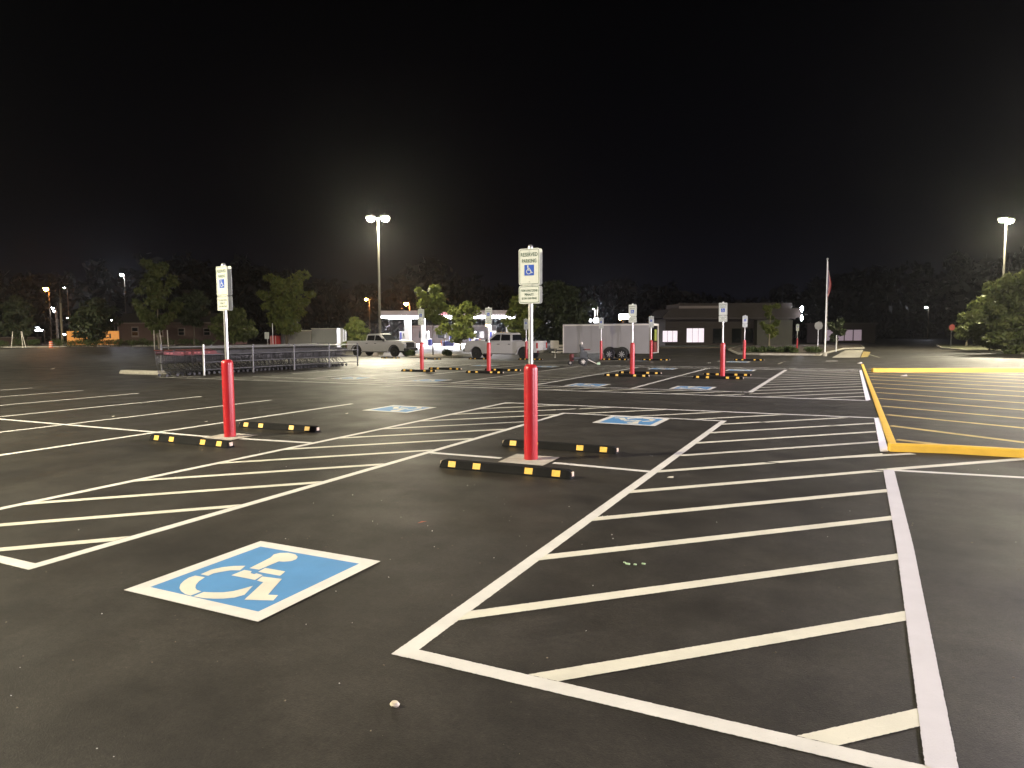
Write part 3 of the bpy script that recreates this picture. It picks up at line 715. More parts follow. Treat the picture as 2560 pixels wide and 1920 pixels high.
def pickup(name, label, loc, rz, style):
    "body centred on the wheelbase, front at +X; real size about 5.9 x 1.95 x 1.9"
    t = thing(name, label, 'pickup truck', loc, rz, 'white pickup trucks')
    Wd = .97; wb = 1.95; r = .40
    xf, xr = wb, -wb
    lo = [(-2.98, .50), (-2.98, .98)] + [(-2.98, 1.32), (-.98, 1.29), (2.66, 1.22), (2.88, 1.12), (2.95, .85), (2.93, .48)]
    base = [(xf + .52, .50)] + arc(xf, .44, .50, R(8), R(172)) + [(xf - .52, .36), (xr + .52, .36)] + arc(xr, .44, .50, R(8), R(172)) + [(xr - .56, .50)]
    body = MB().prism(lo + base, -Wd, Wd, 'y').build('body', 'truck', t, bevel=.035, smooth=True)
    # hood
    MB().prism([(.98, 1.2), (1.10, 1.36), (1.6, 1.385), (2.5, 1.34), (2.80, 1.25), (2.70, 1.16)], -.86, .86, 'y').build('hood', 'truck', t, bevel=.04, smooth=True)
    # cab with tapered greenhouse
    gh = [(-1.02, 1.25), (-.94, 1.82), (-.82, 1.915), (.25, 1.93), (.44, 1.885), (1.14, 1.30)]
    n = len(gh); vs = []
    for sy in (-1, 1):
        for (x, z) in gh: vs.append((x, sy * (Wd - .03 - max(0, z - 1.2) * .26), z))
    cab = MB().add(vs, [tuple(range(n - 1, -1, -1)), tuple(range(n, 2 * n))] + [(i, (i + 1) % n, (i + 1) % n + n, i + n) for i in range(n)]).build('cab', 'truck', t, bevel=.03, smooth=True)
    def side_y(z): return Wd - .03 - max(0, z - 1.2) * .26 + .006
    for s in (-1, 1):
        for poly in ([(-.86, 1.35), (-.82, 1.77), (-.10, 1.80), (-.10, 1.35)], [(-.03, 1.35), (-.03, 1.80), (.30, 1.79), (.86, 1.35)]):
            q = MB(); q.add([(x, s * side_y(z), z) for x, z in poly] + [(x, s * (side_y(z) - .02), z) for x, z in poly], [(0,1,2,3),(7,6,5,4),(0,4,5,1),(1,5,6,2),(2,6,7,3),(3,7,4,0)])
            q.build('side_window', 'glass', cab)
        for (xa, xb) in ((-.98, -.12), (-.10, .98)):
            d_ = MB().prism(rrect(xb - xa, .82, .05, (xa + xb) / 2, .83), s * (Wd + .001), s * (Wd + .012), 'y').build('door', 'truck', t, bevel=.004)
            MB().box(xa + .16, s * (Wd + .03), 1.10, .2, .03, .045).build('handle', 'chrome' if style == 'b' else 'black', d_)
        MB().box(1.00, s * (Wd + .14), 1.40, .10, .20, .24).build('mirror', 'black', t, bevel=.02)
        MB().prism(arc(xf, .44, .565, R(2), R(178)) + arc(xf, .44, .50, R(178), R(2)), s * (Wd + .002), s * (Wd + .03), 'y').build('wheel_arch', 'black' if style == 'a' else 'truck', t)
        MB().prism(arc(xr, .44, .565, R(2), R(178)) + arc(xr, .44, .50, R(178), R(2)), s * (Wd + .002), s * (Wd + .03), 'y').build('wheel_arch', 'black' if style == 'a' else 'truck', t)
        MB().box(0, s * (Wd - .02), .40, 2.6, .16, .05).build('side_step', 'black', t, bevel=.01)
        MB().box(2.90, s * .74, .95, .12, .40, .20).build('headlight', 'lamp_clear', t, bevel=.02)
        MB().box(-2.965, s * .87, 1.0, .09, .19, .40).build('tail_light', 'tail', t, bevel=.015)
    ws = MB(); yv = .80
    ws.add([(.47, -.70, 1.86), (.47, .70, 1.86), (1.08, .84, 1.355), (1.08, -.84, 1.355)], [(0, 1, 2, 3)]); ws.v = [(x + .012, y, z + .012) for x, y, z in ws.v]; ws.build('windscreen', 'glass', cab)
    rw = MB(); rw.add([(-.955, -.72, 1.78), (-.955, .72, 1.78), (-1.01, .84, 1.36), (-1.01, -.84, 1.36)], [(0, 1, 2, 3)]); rw.v = [(x - .012, y, z) for x, y, z in rw.v]; rw.build('rear_window', 'glass', cab)
    # black sheet on the solid bed stands in for its shaded hollow; tailgate
    MB().box(-1.98, 0, 1.315, 1.78, 1.62, .02).build('bed_shade_sheet', 'black', t)
    MB().box(-2.99, 0, .98, .03, 1.46, .58).build('tailgate', 'truck', t, bevel=.01)
    MB().box(2.945, 0, .95, .06, 1.20, .44).build('grille', 'black' if style == 'a' else 'chrome', t, bevel=.015)
    for k in range(4): MB().box(2.985, 0, .83 + .08 * k, .02, 1.1, .02).build('grille_bar', 'chrome' if style == 'a' else 'black', t)
    MB().box(2.99, 0, .60, .18, 1.92, .22).build('front_bumper', 'black' if style == 'a' else 'chrome', t, bevel=.03)
    MB().box(-3.05, 0, .58, .16, 1.86, .18).build('rear_bumper', 'chrome', t, bevel=.03)
    MB().box(-.0, 0, .46, 5.0, 1.3, .18).build('chassis', 'black', t)
    for x in (xf, xr):
        MB().box(x, 0, .60, .96, 1.5, .5).build('wheel_housing', 'black', t)
        for s in (-1, 1): wheel(t, x, s * (Wd - .13), r, r, .27, 'rim' if style == 'a' else 'dark_metal')
    return t
ta = pickup('pickup_truck', 'white pickup truck facing right, parked just right of the shopping carts', (-36.05, 49.1, -.30), 0, 'a')
tb = pickup('pickup_truck', 'white crew cab pickup truck facing left, hitched towards the trailer', (-21.85, 44.3, -.20), PI, 'b'); tb.scale = (.95, .95, .97)
# little roof antennas / clearance lights on the second pickup; ladder rack uprights
for yy in (-.5, 0, .5): MB().box(.1, yy, 1.945, .08, .10, .03).build('roof_light', 'reflector', tb)
# small magnetic door mark: two white strokes
sm = MB(); 
for xx in (.30, .42): sm.prism([(xx, .98), (xx + .05, .98), (xx + .075, 1.10), (xx + .02, 1.10)], .984, .988, 'y')
sm.v = [(x, -y, z) for x, y, z in sm.v]; sm.build('door_mark', 'flag_white', tb)

# ------------------------------------------------------------------ enclosed trailer
tr = thing('enclosed_trailer', 'long white enclosed cargo trailer with two black wheels and open rear', 'trailer', (-13.6, 46.0, -.17), 0)
Lx, Wy, z0, z1 = 3.45, 2.05, .42, 2.34
X0 = -4.10; X1 = 2.05
side = [(X0, z0), (X0, z1 - .06), (X0 + .04, z1 - .02), (X0 + .1, z1)]
sk = MB()
for (ya) in (-1.03, 1.0):
    sk.box((X0 + X1) / 2, ya + .015, (z0 + z1) / 2, X1 - X0, .03, z1 - z0)
sk.box((X0 + X1) / 2, 0, z0 + .03, X1 - X0, 2.0, .06); sk.box(X0 + .02, 0, (z0 + z1) / 2, .04, 2.0, z1 - z0)
sk.build('box_shell', 'trailer', tr)
rf = MB().prism([(-1.04, z1 + .001), (1.04, z1 + .001), (1.0, z1 + .05), (.0, z1 + .075), (-1.0, z1 + .05)], X0, X1, 'x').build('roof', 'trailer', tr)
npan = 6; pw = (X1 - X0 - .1) / npan
for k in range(npan):
    MB().box(X0 + .05 + pw * (k + .5), -1.034, (z0 + z1) / 2 + .02, pw - .012, .006, z1 - z0 - .20).build('side_sheet', 'trailer', tr)
MB().box(X0 + .02, -1.045, (z0 + z1) / 2, .07, .05, z1 - z0 + .04).build('corner_post', 'trim', tr, bevel=.01)
MB().box(X1 - .03, -1.045, (z0 + z1) / 2, .07, .05, z1 - z0 + .04).build('corner_post', 'trim', tr, bevel=.01)
MB().box((X0 + X1) / 2, -1.045, z1 - .03, X1 - X0 - .2, .035, .08).build('top_rail', 'trim', tr)
MB().box((X0 + X1) / 2, -1.045, z0 + .03, X1 - X0 - .2, .035, .07).build('bottom_rail', 'trailer', tr)
MB().prism([(-1.16, .42)] + arc(-.72, .36, .50, R(165), R(60)) + arc(.13, .36, .50, R(120), R(15)) + [(.6, .42)], -1.07, -1.036, 'y').build('fender', 'black', tr)
MB().box(-.3, -.93, .55, 1.5, .18, .35).build('wheel_housing', 'black', tr)
for x in (-.72, .13):
    wheel(tr, x, -1.10, .36, .36, .2, 'rim', disc=True); wheel(tr, x, 1.0, .36, .36, .2, 'rim', disc=True)
MB().tube((X0, 0, .40), (X0 - 1.5, 0, .42), .05, n=8).build('tongue', 'dark_metal', tr)
MB().tube((X0, -.8, .40), (X0 - 1.3, 0, .42), .04, n=8).build('tongue_arm', 'dark_metal', tr)
MB().tube((X0, .8, .40), (X0 - 1.3, 0, .42), .04, n=8).build('tongue_arm', 'dark_metal', tr)
MB().tube((X0 - 1.0, -.05, .02), (X0 - 1.0, -.05, .95), .035, n=8).build('jack', 'trim', tr)
MB().box(X0 - .95, -.25, .98, .62, .12, .56).build('tongue_box', 'trim', tr, bevel=.02)
for z_ in (.45, .68, .9): MB().box(X0 - .34, -.6, z_, .62, .05, .14).build('rack_slat', 'trim', tr)
MB().box(X0 + 4.9, -1.05, 2.05, .09, .03, .06).build('marker_light', 'lamp_clear', tr)
# open rear: black panels put in to make it dark inside, with a cabinet, the far door swung out
MB().box(X1 - 1.2, .35, .95, .8, 1.0, 1.0).build('cabinet', 'maroon', tr)
MB().box(X1 - .03, 1.0, (z0 + z1) / 2, .07, .08, z1 - z0).build('rear_frame', 'trim', tr)
MB().box(X1 - .03, 0, z1 - .04, .07, 2.0, .10).build('rear_header', 'trim', tr)
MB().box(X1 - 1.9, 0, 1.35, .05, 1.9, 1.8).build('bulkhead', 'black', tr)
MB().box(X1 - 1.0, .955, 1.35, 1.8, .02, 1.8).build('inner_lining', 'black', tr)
MB().box(X1 - .25, .55, .80, .3, .75, .72).build('tool_cabinet', 'maroon', tr)
hv = MB(); P_ = [(0, 0), (.10, .02), (.16, .30), (.30, .34), (.34, .62), (.46, .66), (.40, .05), (.52, .0), (.5, -.62), (.28, -.66), (.02, -.6)]
hv.prism([(-.26, -.38), (.26, -.38), (.24, .18), (.30, .30), (.12, .40), (0, .32), (-.12, .40), (-.30, .30), (-.24, .18)], -.03, .03, 'x')
v_ = tag(hv.build('hi_vis_vest', 'hivis', loc=(-13.6 + X1 - .12, 46.0 + .62, -.17 + 1.62)), 'yellow green safety vest hanging in the open rear of the trailer', 'vest')

# ------------------------------------------------------------------ striping machine in front of the trailer
mw = thing('striping_machine', 'small dark wheeled line painting machine standing in front of the trailer', 'machine', (-11.9, 32.9, 0), R(25))
wheel(mw, 0.0, -.30, .20, .20, .12, 'trim'); wheel(mw, .0, .30, .20, .20, .12, 'trim'); wheel(mw, -.62, .0, .13, .13, .09, 'trim', 'caster')
MB().box(-.1, 0, .36, .75, .50, .10).build('deck', 'tarp', mw, bevel=.02)
MB().box(.02, 0, .55, .40, .42, .30).build('engine', 'tarp', mw, bevel=.04)
MB().lathe([(.10, .70), (.10, .86), (.06, .9), (.001, .905)], 14, .0, .1).build('fuel_tank', 'dark_metal', mw, smooth=True)
MB().box(.22, -.02, .80, .30, .34, .06, mtx=None).build('cowl', 'maroon', mw, bevel=.02)
MB().tube((-.05, -.2, .45), (-.13, -.2, 1.05), .02, n=8).build('handle_bar', 'black', mw)
MB().tube((-.05, .2, .45), (-.13, .2, 1.05), .02, n=8).build('handle_bar', 'black', mw)
MB().tube((-.13, -.26, 1.05), (-.13, .26, 1.05), .022, n=8).build('grip', 'black', mw)
MB().box(-.08, -.2, .78, .12, .1, .34).build('control_box', 'tarp', mw, bevel=.02)
MB().lathe([(.11, .22), (.12, .55), (.10, .58), (.001, .585)], 14, -.55, 0).build('paint_bucket', 'maroon', mw, smooth=True)
MB().box(-.50, .16, .40, .06, .06, .36).build('bracket', 'trim', mw)
MB().lathe([(.045, 1.06), (.05, 1.12), (.03, 1.17), (.001, 1.18)], 10, -.05, -.1).build('beacon', 'flag_white', mw, smooth=True)
MB().tube((.25, -.2, .3), (.75, -.1, .06), .018, n=6).build('spray_arm', 'trim', mw)
MB().box(.78, -.1, .10, .16, .12, .10).build('spray_box', 'green_bit', mw, bevel=.01)

# ------------------------------------------------------------------ trees
def leaves(mb, c, rad, n, size, rnd):
    cx, cy, cz = c
    for _ in range(n):
        while True:
            p = Vector((rnd.uniform(-1, 1), rnd.uniform(-1, 1), rnd.uniform(-1, 1)))
            if .05 < p.length < 1: break
        p = p * (p.length ** -.35)
        if p.length > 1.15: p *= .9
        q = Vector((cx + p.x * rad[0], cy + p.y * rad[1], cz + p.z * rad[2]))
        a = Vector((rnd.gauss(0, 1), rnd.gauss(0, 1), rnd.gauss(0, .6))).normalized(); b = a.orthogonal().normalized()
        b = Matrix.Rotation(rnd.uniform(0, 6.28), 3, a) @ b; c2 = a.cross(b)
        s = size * rnd.uniform(.6, 1.35); l = s * rnd.uniform(.9, 1.5)
        mb.add([q - b * l, q - c2 * s * .45, q + b * l, q + c2 * s * .45], [(0, 1, 2, 3)])
def tree(name, label, loc, H, W, trunk, blobs, size, leafm, seed, bark='wood', nper=170, group=None, cat='tree', stems=1, squash=.7, shape='round', r=.11):
    rnd = random.Random(seed)
    t = thing(name, label, cat, loc, 0, group)
    crown = MB(); wood = MB()
    for s in range(stems):
        lean = Vector((rnd.uniform(-.12, .12) * W, rnd.uniform(-.12, .12) * W, 0)) * (1 if stems == 1 else 1.6)
        top = Vector((0, 0, H * .80)) + lean
        p = Vector((rnd.uniform(-.1, .1) * (stems > 1), rnd.uniform(-.1, .1) * (stems > 1), -.1)); K = 6
        for k in range(K):
            q = Vector((0, 0, 0)).lerp(top, (k + 1) / K) + Vector((rnd.uniform(-.05, .05), rnd.uniform(-.05, .05), 0)) * W * .3
            wood.tube(p, q, r * (1 - k / K * .8), r * (1 - (k + 1) / K * .8), n=7, cap=False); p = q
    limbs = max(5, int(blobs / 3.2)); ph = rnd.uniform(0, 6.28)
    for i in range(limbs):
        f = (i + rnd.uniform(.2, .8)) / limbs
        z = trunk + (H - trunk) * min(.97, .06 + f * .92)
        if shape == 'round': env = math.sin(PI * min(1, (f * .84 + .14))) ** .6
        elif shape == 'vase': env = (.40 + .75 * f) if f < .75 else .96 - (f - .75) * 2.2
        elif shape == 'cone': env = 1.05 - f * .88
        elif shape == 'column': env = .5 + .5 * math.sin(PI * (f * .85 + .1))
        a = ph + i * 2.4 + rnd.uniform(-.5, .5); rad = W / 2 * env * rnd.uniform(.62, 1.08)
        s0 = Vector((0, 0, max(trunk * .7, z - rad * rnd.uniform(.7, 1.1))))
        s1 = Vector((math.cos(a) * rad, math.sin(a) * rad, z))
        mid = s0.lerp(s1, .5) + Vector((0, 0, -.06 * W * rnd.random()))
        wood.tube(s0, mid, r * .38, r * .2, n=4, cap=False); wood.tube(mid, s1, r * .2, r * .07, n=4, cap=False)
        for k in range(4):
            tt = (.30, .55, .80, 1.0)[k] + rnd.uniform(-.08, .05)
            p = (s0.lerp(mid, tt * 2) if tt < .5 else mid.lerp(s1, tt * 2 - 1)) + Vector((rnd.gauss(0, .05), rnd.gauss(0, .05), rnd.gauss(0, .04))) * W
            br = W * rnd.uniform(.075, .135) * (1.15 - .45 * abs(tt - .7))
            leaves(crown, tuple(p), (br * 1.15, br * 1.15, br * squash), int(nper * .62), size, rnd)
    wood.build('trunk', bark, t); crown.build('crown', leafm, t)
    return t
IT = 'young trees on the parking lot islands'
tree('island_tree', 'small airy tree held by two stakes on the mulched island, right of the first pickup', place(1083, 59), 6.0, 3.1, 3.0, 30, .15, 'leaf_near', 11, 'wood', 130, IT, shape='vase', r=.07)
tree('island_tree', 'low wide tree in front of the lit petrol station', place(1153, 80), 5.4, 5.0, 1.6, 38, .20, 'leaf_near', 12, 'bark_pale', 150, IT, r=.12)
tree('island_tree', 'tall upright tree at the left behind the shopping carts', place(400, 96), 12.2, 5.6, 3.2, 44, .34, 'leaf_mid', 13, 'bark_pale', 120, IT, shape='column', r=.14)
tree('island_tree', 'broad tree with forked top behind the cart corral, left of the low white building', place(718, 96), 10.3, 7.3, 2.6, 52, .30, 'leaf_near', 14, 'wood', 120, IT, shape='vase', stems=3, r=.14)
tree('island_tree', 'low round tree seen behind the near left sign post', place(585, 90), 5.0, 6.2, 1.6, 40, .24, 'leaf_mid', 15, 'bark_pale', 140, IT, r=.10)
tree('bushy_shrub', 'dense conical green shrub to the right of the low white building', place(893, 84), 4.0, 3.9, .1, 44, .20, 'leaf_near', 16, 'wood', 150, None, 'shrub', shape='cone')
tree('island_tree', 'yellowish lit half of the tree group just left of the middle sign', place(1305, 88), 6.6, 5.2, 1.6, 34, .24, 'leaf_near', 17, 'wood', 140, IT)
tree('island_tree', 'large dark tree behind the middle sign and the front of the trailer', place(1400, 96), 8.8, 9.6, 1.2, 60, .32, 'leaf_dark', 18, 'wood', 150, IT)
tree('island_tree', 'slim young tree in front of the low brown building on the right', place(1922, 84), 5.7, 2.9, 1.6, 22, .17, 'leaf_near', 19, 'bark_pale', 120, IT, shape='column')
tree('island_tree', 'large bushy tree cut by the right edge of the picture', place(2545, 58), 6.9, 6.2, 1.1, 62, .19, 'leaf_mid', 20, 'wood', 230, IT)
tree('island_tree', 'bushy tree left of the large one at the right edge, before the lamp post', place(2475, 64), 5.2, 4.8, .9, 46, .19, 'leaf_mid', 21, 'wood', 200, IT)
tree('island_tree', 'small slim-trunked tree next to the stop sign at the right', place(2414, 84), 3.7, 3.2, 1.3, 26, .18, 'leaf_mid', 22, 'bark_pale', 120, IT)
tree('island_tree', 'dim reddish young tree just right of the flagpole', place(2090, 80), 3.6, 2.6, 1.0, 18, .18, 'leaf_dark', 23, 'wood', 110, IT, shape='vase')
tree('island_tree', 'dark spreading tree in front of the orange sheet with numbers', place(240, 111), 7.6, 8.2, 1.9, 36, .32, 'leaf_dark', 24, 'bark_pale', 100, None, stems=3, shape='vase', r=.16)
tree('island_tree', 'dark tree above the pale house, left of the near left sign', place(486, 104), 8.4, 6.0, 4.2, 30, .36, 'leaf_dark', 25, 'wood', 100)
tree('island_tree', 'faint olive tree at the far left edge of the picture', place(50, 118), 8.2, 6.5, 2.4, 34, .38, 'leaf_dark', 26, 'wood', 100)
# stakes of the staked tree
X_, Y_, Z_ = place(1083, 59)
for dx in (-.95, .95):
    tag(MB().tube((X_ + dx * .9, Y_ + dx * .43, Z_ - .1), (X_ + dx * .9, Y_ + dx * .43, Z_ + 2.0), .045, .04, n=6).build('tree_stake', 'wood'), 'dark wooden stake on the %s side of the small airy island tree' % ('left' if dx < 0 else 'right'), 'stake', 'tree stakes')

# dark woods behind everything: one mass
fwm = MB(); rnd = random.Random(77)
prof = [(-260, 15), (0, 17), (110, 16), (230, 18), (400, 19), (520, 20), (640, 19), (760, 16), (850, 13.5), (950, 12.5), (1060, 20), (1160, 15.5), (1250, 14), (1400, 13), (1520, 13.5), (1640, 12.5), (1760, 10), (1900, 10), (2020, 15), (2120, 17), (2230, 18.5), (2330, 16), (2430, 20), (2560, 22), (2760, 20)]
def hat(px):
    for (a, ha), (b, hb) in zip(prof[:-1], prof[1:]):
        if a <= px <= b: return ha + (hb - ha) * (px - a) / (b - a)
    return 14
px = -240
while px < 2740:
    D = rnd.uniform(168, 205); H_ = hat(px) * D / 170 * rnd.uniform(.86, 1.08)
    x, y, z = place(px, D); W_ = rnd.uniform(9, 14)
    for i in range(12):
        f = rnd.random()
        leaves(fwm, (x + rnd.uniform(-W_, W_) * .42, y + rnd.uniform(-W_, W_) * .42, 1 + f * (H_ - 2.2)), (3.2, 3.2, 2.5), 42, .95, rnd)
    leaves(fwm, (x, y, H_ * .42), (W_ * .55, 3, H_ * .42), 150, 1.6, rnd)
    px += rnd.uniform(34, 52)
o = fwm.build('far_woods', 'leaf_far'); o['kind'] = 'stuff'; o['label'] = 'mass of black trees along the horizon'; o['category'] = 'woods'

# ------------------------------------------------------------------ verges, islands, shrubs
def verge(name, pts, m='grass', h=.14, kind='structure', kerbm='concrete', kw=.16, label=None):
    mb = MB(); n = len(pts)
    mb.add([(x, y, gz(x, y) - .05) for x, y in pts] + [(x, y, gz(x, y) + h) for x, y in pts], [tuple(range(n, 2 * n))] + [(i, (i + 1) % n, (i + 1) % n + n, i + n) for i in range(n)])
    o = mb.build(name, m, kind=kind)
    c = Vector((sum(p[0] for p in pts) / n, sum(p[1] for p in pts) / n))
    k = MB()
    inn = [tuple(c + (Vector(p) - c) * (1 - kw / max(.5, (Vector(p) - c).length))) for p in pts]
    out = [tuple(c + (Vector(p) - c) * (1 + .02 / max(.5, (Vector(p) - c).length))) for p in pts]
    k.add([(x, y, gz(x, y) + h + .012) for x, y in inn] + [(x, y, gz(x, y) + h + .012) for x, y in out] + [(x, y, gz(x, y) - .05) for x, y in out],
          [(i, (i + 1) % n, (i + 1) % n + n, i + n) for i in range(n)] + [(i + n, (i + 1) % n + n, (i + 1) % n + 2 * n, i + 2 * n) for i in range(n)])
    k.build('kerb', kerbm, o)
    return o
def G2(px, D): return place(px, D)[:2]
verge('planting_verge', [G2(-160, 108), G2(160, 112), G2(300, 114), G2(400, 116), G2(440, 126), G2(300, 134), G2(-200, 128)], 'grass')
verge('planting_verge', [G2(446, 108), G2(560, 100), G2(720, 98), G2(800, 102), G2(760, 122), G2(470, 124)], 'mulch')
verge('tree_island', [G2(1020, 56), G2(1060, 54.5), G2(1130, 54.5), G2(1155, 57), G2(1130, 62), G2(1050, 62)], 'mulch', .1)
verge('planting_island', [G2(1845, 60), G2(1900, 58), G2(2050, 56), G2(2062, 60), G2(2110, 76), G2(2160, 78), G2(2150, 96), G2(1860, 100), G2(1820, 74)], 'mulch')
verge('grass_verge', [G2(2352, 76), G2(2420, 66), G2(2700, 50), G2(2900, 60), G2(2600, 96), G2(2340, 92)], 'grass', .14)
verge('grass_verge', [G2(1640, 84), G2(1850, 84), G2(1850, 96), G2(1640, 96)], 'grass', .1, kerbm='mulch')
# pale ramp by the flagpole
paint('pavement_ramp', [G2(2080, 50), G2(2112, 70), G2(2158, 72), G2(2150, 50)], 'concrete', .012)
paint('pavement_ramp', [G2(2152, 50), G2(2158, 66), G2(2176, 64), G2(2170, 52)], 'faded_yellow', .014)

def shrub(px, D, w_, h_, seed, label, group, m='shrub'):
    rnd = random.Random(seed); x, y, z = place(px, D)
    mb = MB()
    for k in range(6): leaves(mb, (rnd.uniform(-.3, .3) * w_, rnd.uniform(-.3, .3) * w_, h_ * rnd.uniform(.3, .7)), (w_ * .33, w_ * .33, h_ * .34), 70, .10, rnd)
    t = thing('low_shrub', label, 'shrub', (x, y, z + .1), 0, group)
    mb.build('foliage', m, t); MB().tube((0, 0, -.1), (0, 0, h_ * .5), .04, n=5).build('stem', 'wood', t)
ORD = 'first second third fourth fifth sixth seventh eighth ninth tenth eleventh twelfth thirteenth fourteenth fifteenth sixteenth seventeenth'.split()
ls = [8, 52, 85, 150, 178, 205, 222, 250, 278, 300, 330, 358, 388, 425, 470, 495, 520]
for i, px_ in enumerate(ls): shrub(px_, 110 + (i % 3), 2.0 + (i % 3) * .3, 1.15 + (i % 2) * .2, 100 + i, 'low dark shrub, %s from the left in the row along the left verge' % ORD[i], 'low shrubs along the left verge')
rs = [(1868, 61), (1884, 62), (1902, 61), (1925, 62), (1945, 61), (1968, 61), (1985, 60), (2028, 59), (2040, 60)]
for i, (px_, D_) in enumerate(rs): shrub(px_, D_, 1.0, .55, 140 + i, 'low dark shrub, %s from the left of those on the planted island before the flagpole' % ORD[i], 'low shrubs on the flagpole island')
for i, px_ in enumerate((1028, 1118)): shrub(px_, 57.5, .9, .5, 160 + i, 'round mulched plant at the %s end of the staked tree island' % ('left', 'right')[i], None, 'shrub')

# ------------------------------------------------------------------ flagpole
fp = thing('flagpole', 'tall slim white flagpole with a limp flag, on the planted island', 'flagpole', place(2062, 55))
MB().lathe([(.16, -.1), (.16, .25), (.12, .3), (.001, .31)], 14).build('base', 'concrete', fp)
MB().tube((0, 0, .25), (0, 0, 7.55), .055, .035, n=12).build('pole', 'white_steel', fp, smooth=True)
MB().lathe([(.001, 7.50), (.07, 7.55), (.09, 7.60), (.07, 7.66), (.001, 7.70)], 12).build('finial', 'galv', fp, smooth=True)
MB().tube((.10, 0, 1.2), (.07, 0, 7.4), .012, n=5).build('halyard', 'flag_white', fp)
fl = thing('flag', 'limp red and white striped flag hanging from the flagpole', 'flag', (fp.location.x, fp.location.y, fp.location.z))
ca, sa = math.cos(YAW), math.sin(YAW)
def cloth(a0, a1, m, name):
    mb = MB(); n = 12; vs = []
    for i in range(2):
        for k in range(n + 1):
            f = k / n; a = (a0, a1)[i]
            zz = 6.9 - f * 1.9 - a * .42; rad = .05 + a * (.27 * math.sin(PI * min(1, f * .9 + .1)) ** .8)
            sw = .08 * math.sin(a * 9 + f * 3)
            vs.append((rad * ca - sw * sa, rad * sa + sw * ca, zz))
    mb.add(vs, [(k, k + 1, k + n + 2, k + n + 1) for k in range(n)]); o = mb.build(name, m, fl, smooth=True)
    so = o.modifiers.new('s', 'SOLIDIFY'); so.thickness = .01
cloth(0, .30, 'flag_blue', 'canton')
for k in range(7): cloth(.30 + .10 * k, .40 + .10 * k, 'flag_red' if k % 2 == 0 else 'flag_white', 'stripe')

# ------------------------------------------------------------------ petrol station
D0 = 112
c0 = Vector(place(950, D0)); c1 = Vector(place(1290, D0)); ang = math.atan2(c1.y - c0.y, c1.x - c0.x)
gs = thing('petrol_station', 'brightly lit petrol station canopy with white columns across the road', 'petrol station', (c0.x, c0.y, -.3), ang)
W_ = (c1 - c0).length; hC = 4.45
MB().box(W_ / 2, 4.5, hC + .62, W_, 9, 1.05).build('canopy', 'fascia', gs, bevel=.03)
MB().box(W_ / 2, 4.5, hC + .05, W_ - .3, 8.7, .08).build('soffit', 'canopy_light', gs)
MB().box(W_ / 2, -.03, hC + .18, W_, .06, .24).build('lit_edge', 'canopy_light', gs)
tagx = [(1018, .95), (1057, .62), (1272, .85)]
def lx(px_, dy=0): return (Vector(place(px_, D0)) - c0).length * (1 if px_ > 950 else -1)
for px_, ww in tagx:
    MB().box(lx(px_), 1.2, hC / 2, ww, ww, hC).build('column', 'white_steel', gs, bevel=.03)
for px_ in (1005, 1062, 1130, 1180, 1232):
    x = lx(px_)
    p_ = MB().box(x, 1.6, 1.15, 1.05, .8, 2.3).build('pump', 'white_steel', gs, bevel=.03)
    MB().box(x - .3, 1.18, 1.3, .3, .03, 1.6).build('pump_panel', 'pump_blue', p_)
    MB().tube((x + .15, 1.15, 2.0), (x + .05, 1.05, 1.0), .05, n=6).build('hose', 'black', p_)
    MB().tube((x + .15, 1.15, 2.0), (x + .35, 1.05, 1.0), .05, n=6).build('hose', 'black', p_)
# round lit logo plate and short red/white word on the fascia
MB().tube((lx(1094), -.04, hC + .62), (lx(1094), -.10, hC + .62), .50, n=24).build('round_logo', 'sign_lit', gs)
text_mesh("BJ's", 1.0, .62, lx(1112), hC + .60, -.09, 'sign_pink', 'logo_lettering', gs)
text_mesh('GAS', 1.3, .42, lx(1134), hC + .66, -.09, 'sign_lit', 'logo_lettering', gs)
for k in range(9):
    f = MB().lathe([(.001, hC - .12), (.22, hC - .08), (.26, hC), (.001, hC + .005)], 14, 1 + k * (W_ - 2) / 8, .8).build('soffit_lamp', 'sign_lit', gs)
for k in range(3):
    d = bpy.data.lights.new('canopy_lamp_light', 'AREA'); d.shape = 'RECTANGLE'; d.size = 6; d.size_y = 6; d.energy = 24000; d.color = (.95, .94, 1.0)
    o = bpy.data.objects.new('canopy_lamp_light', d); col.objects.link(o); o.parent = gs; o.location = (W_ * (k + .5) / 3, 4.5, hC - .15)
sl = MB().prism([(-3, -9), (W_ + 3, -9), (W_ + 3, 14), (-3, 14)], .006, .05, 'z').build('station_forecourt', 'concrete'); sl.location = gs.location; sl.rotation_euler = gs.rotation_euler; sl['kind'] = 'structure'
# back wall of the station shop, dark
bw = thing('brick_kiosk', 'dark reddish kiosk behind the petrol pumps', 'building', (c0.x, c0.y, -.3), ang)
MB().box(W_ * .45, 22, 1.6, 17, 3, 3.2).build('wall', 'kiosk', bw)
MB().box(W_ * .45, 21.9, 3.3, 17.6, 3.4, .2).build('roof', 'roof', bw)
for k in range(4): MB().box(W_ * .2 + k * 3.6, 20.48, 1.7, 1.6, .05, 1.3).build('window', 'glass', bw)
def small(name, label, cat, px_, D_, build, group=None):
    t = thing(name, label, cat, place(px_, D_), YAW, group); build(t); return t
def b_cone(t):
    MB().lathe([(.30, 0), (.30, .05), (.16, .06), (.03, .95), (.001, .96)], 14).build('cone_body', 'cone', t); MB().lathe([(.105, .42), (.075, .62)], 14).build('band', 'flag_white', t)
small('traffic_cone', 'orange traffic cone before the petrol pumps', 'traffic cone', 1104, 104, b_cone)
def b_blue(t):
    MB().box(0, 0, .35, 1.7, .8, .7).build('bin_body', 'pump_blue', t, bevel=.03); MB().box(0, 0, .73, 1.8, .9, .06).build('bin_lid', 'pump_blue', t)
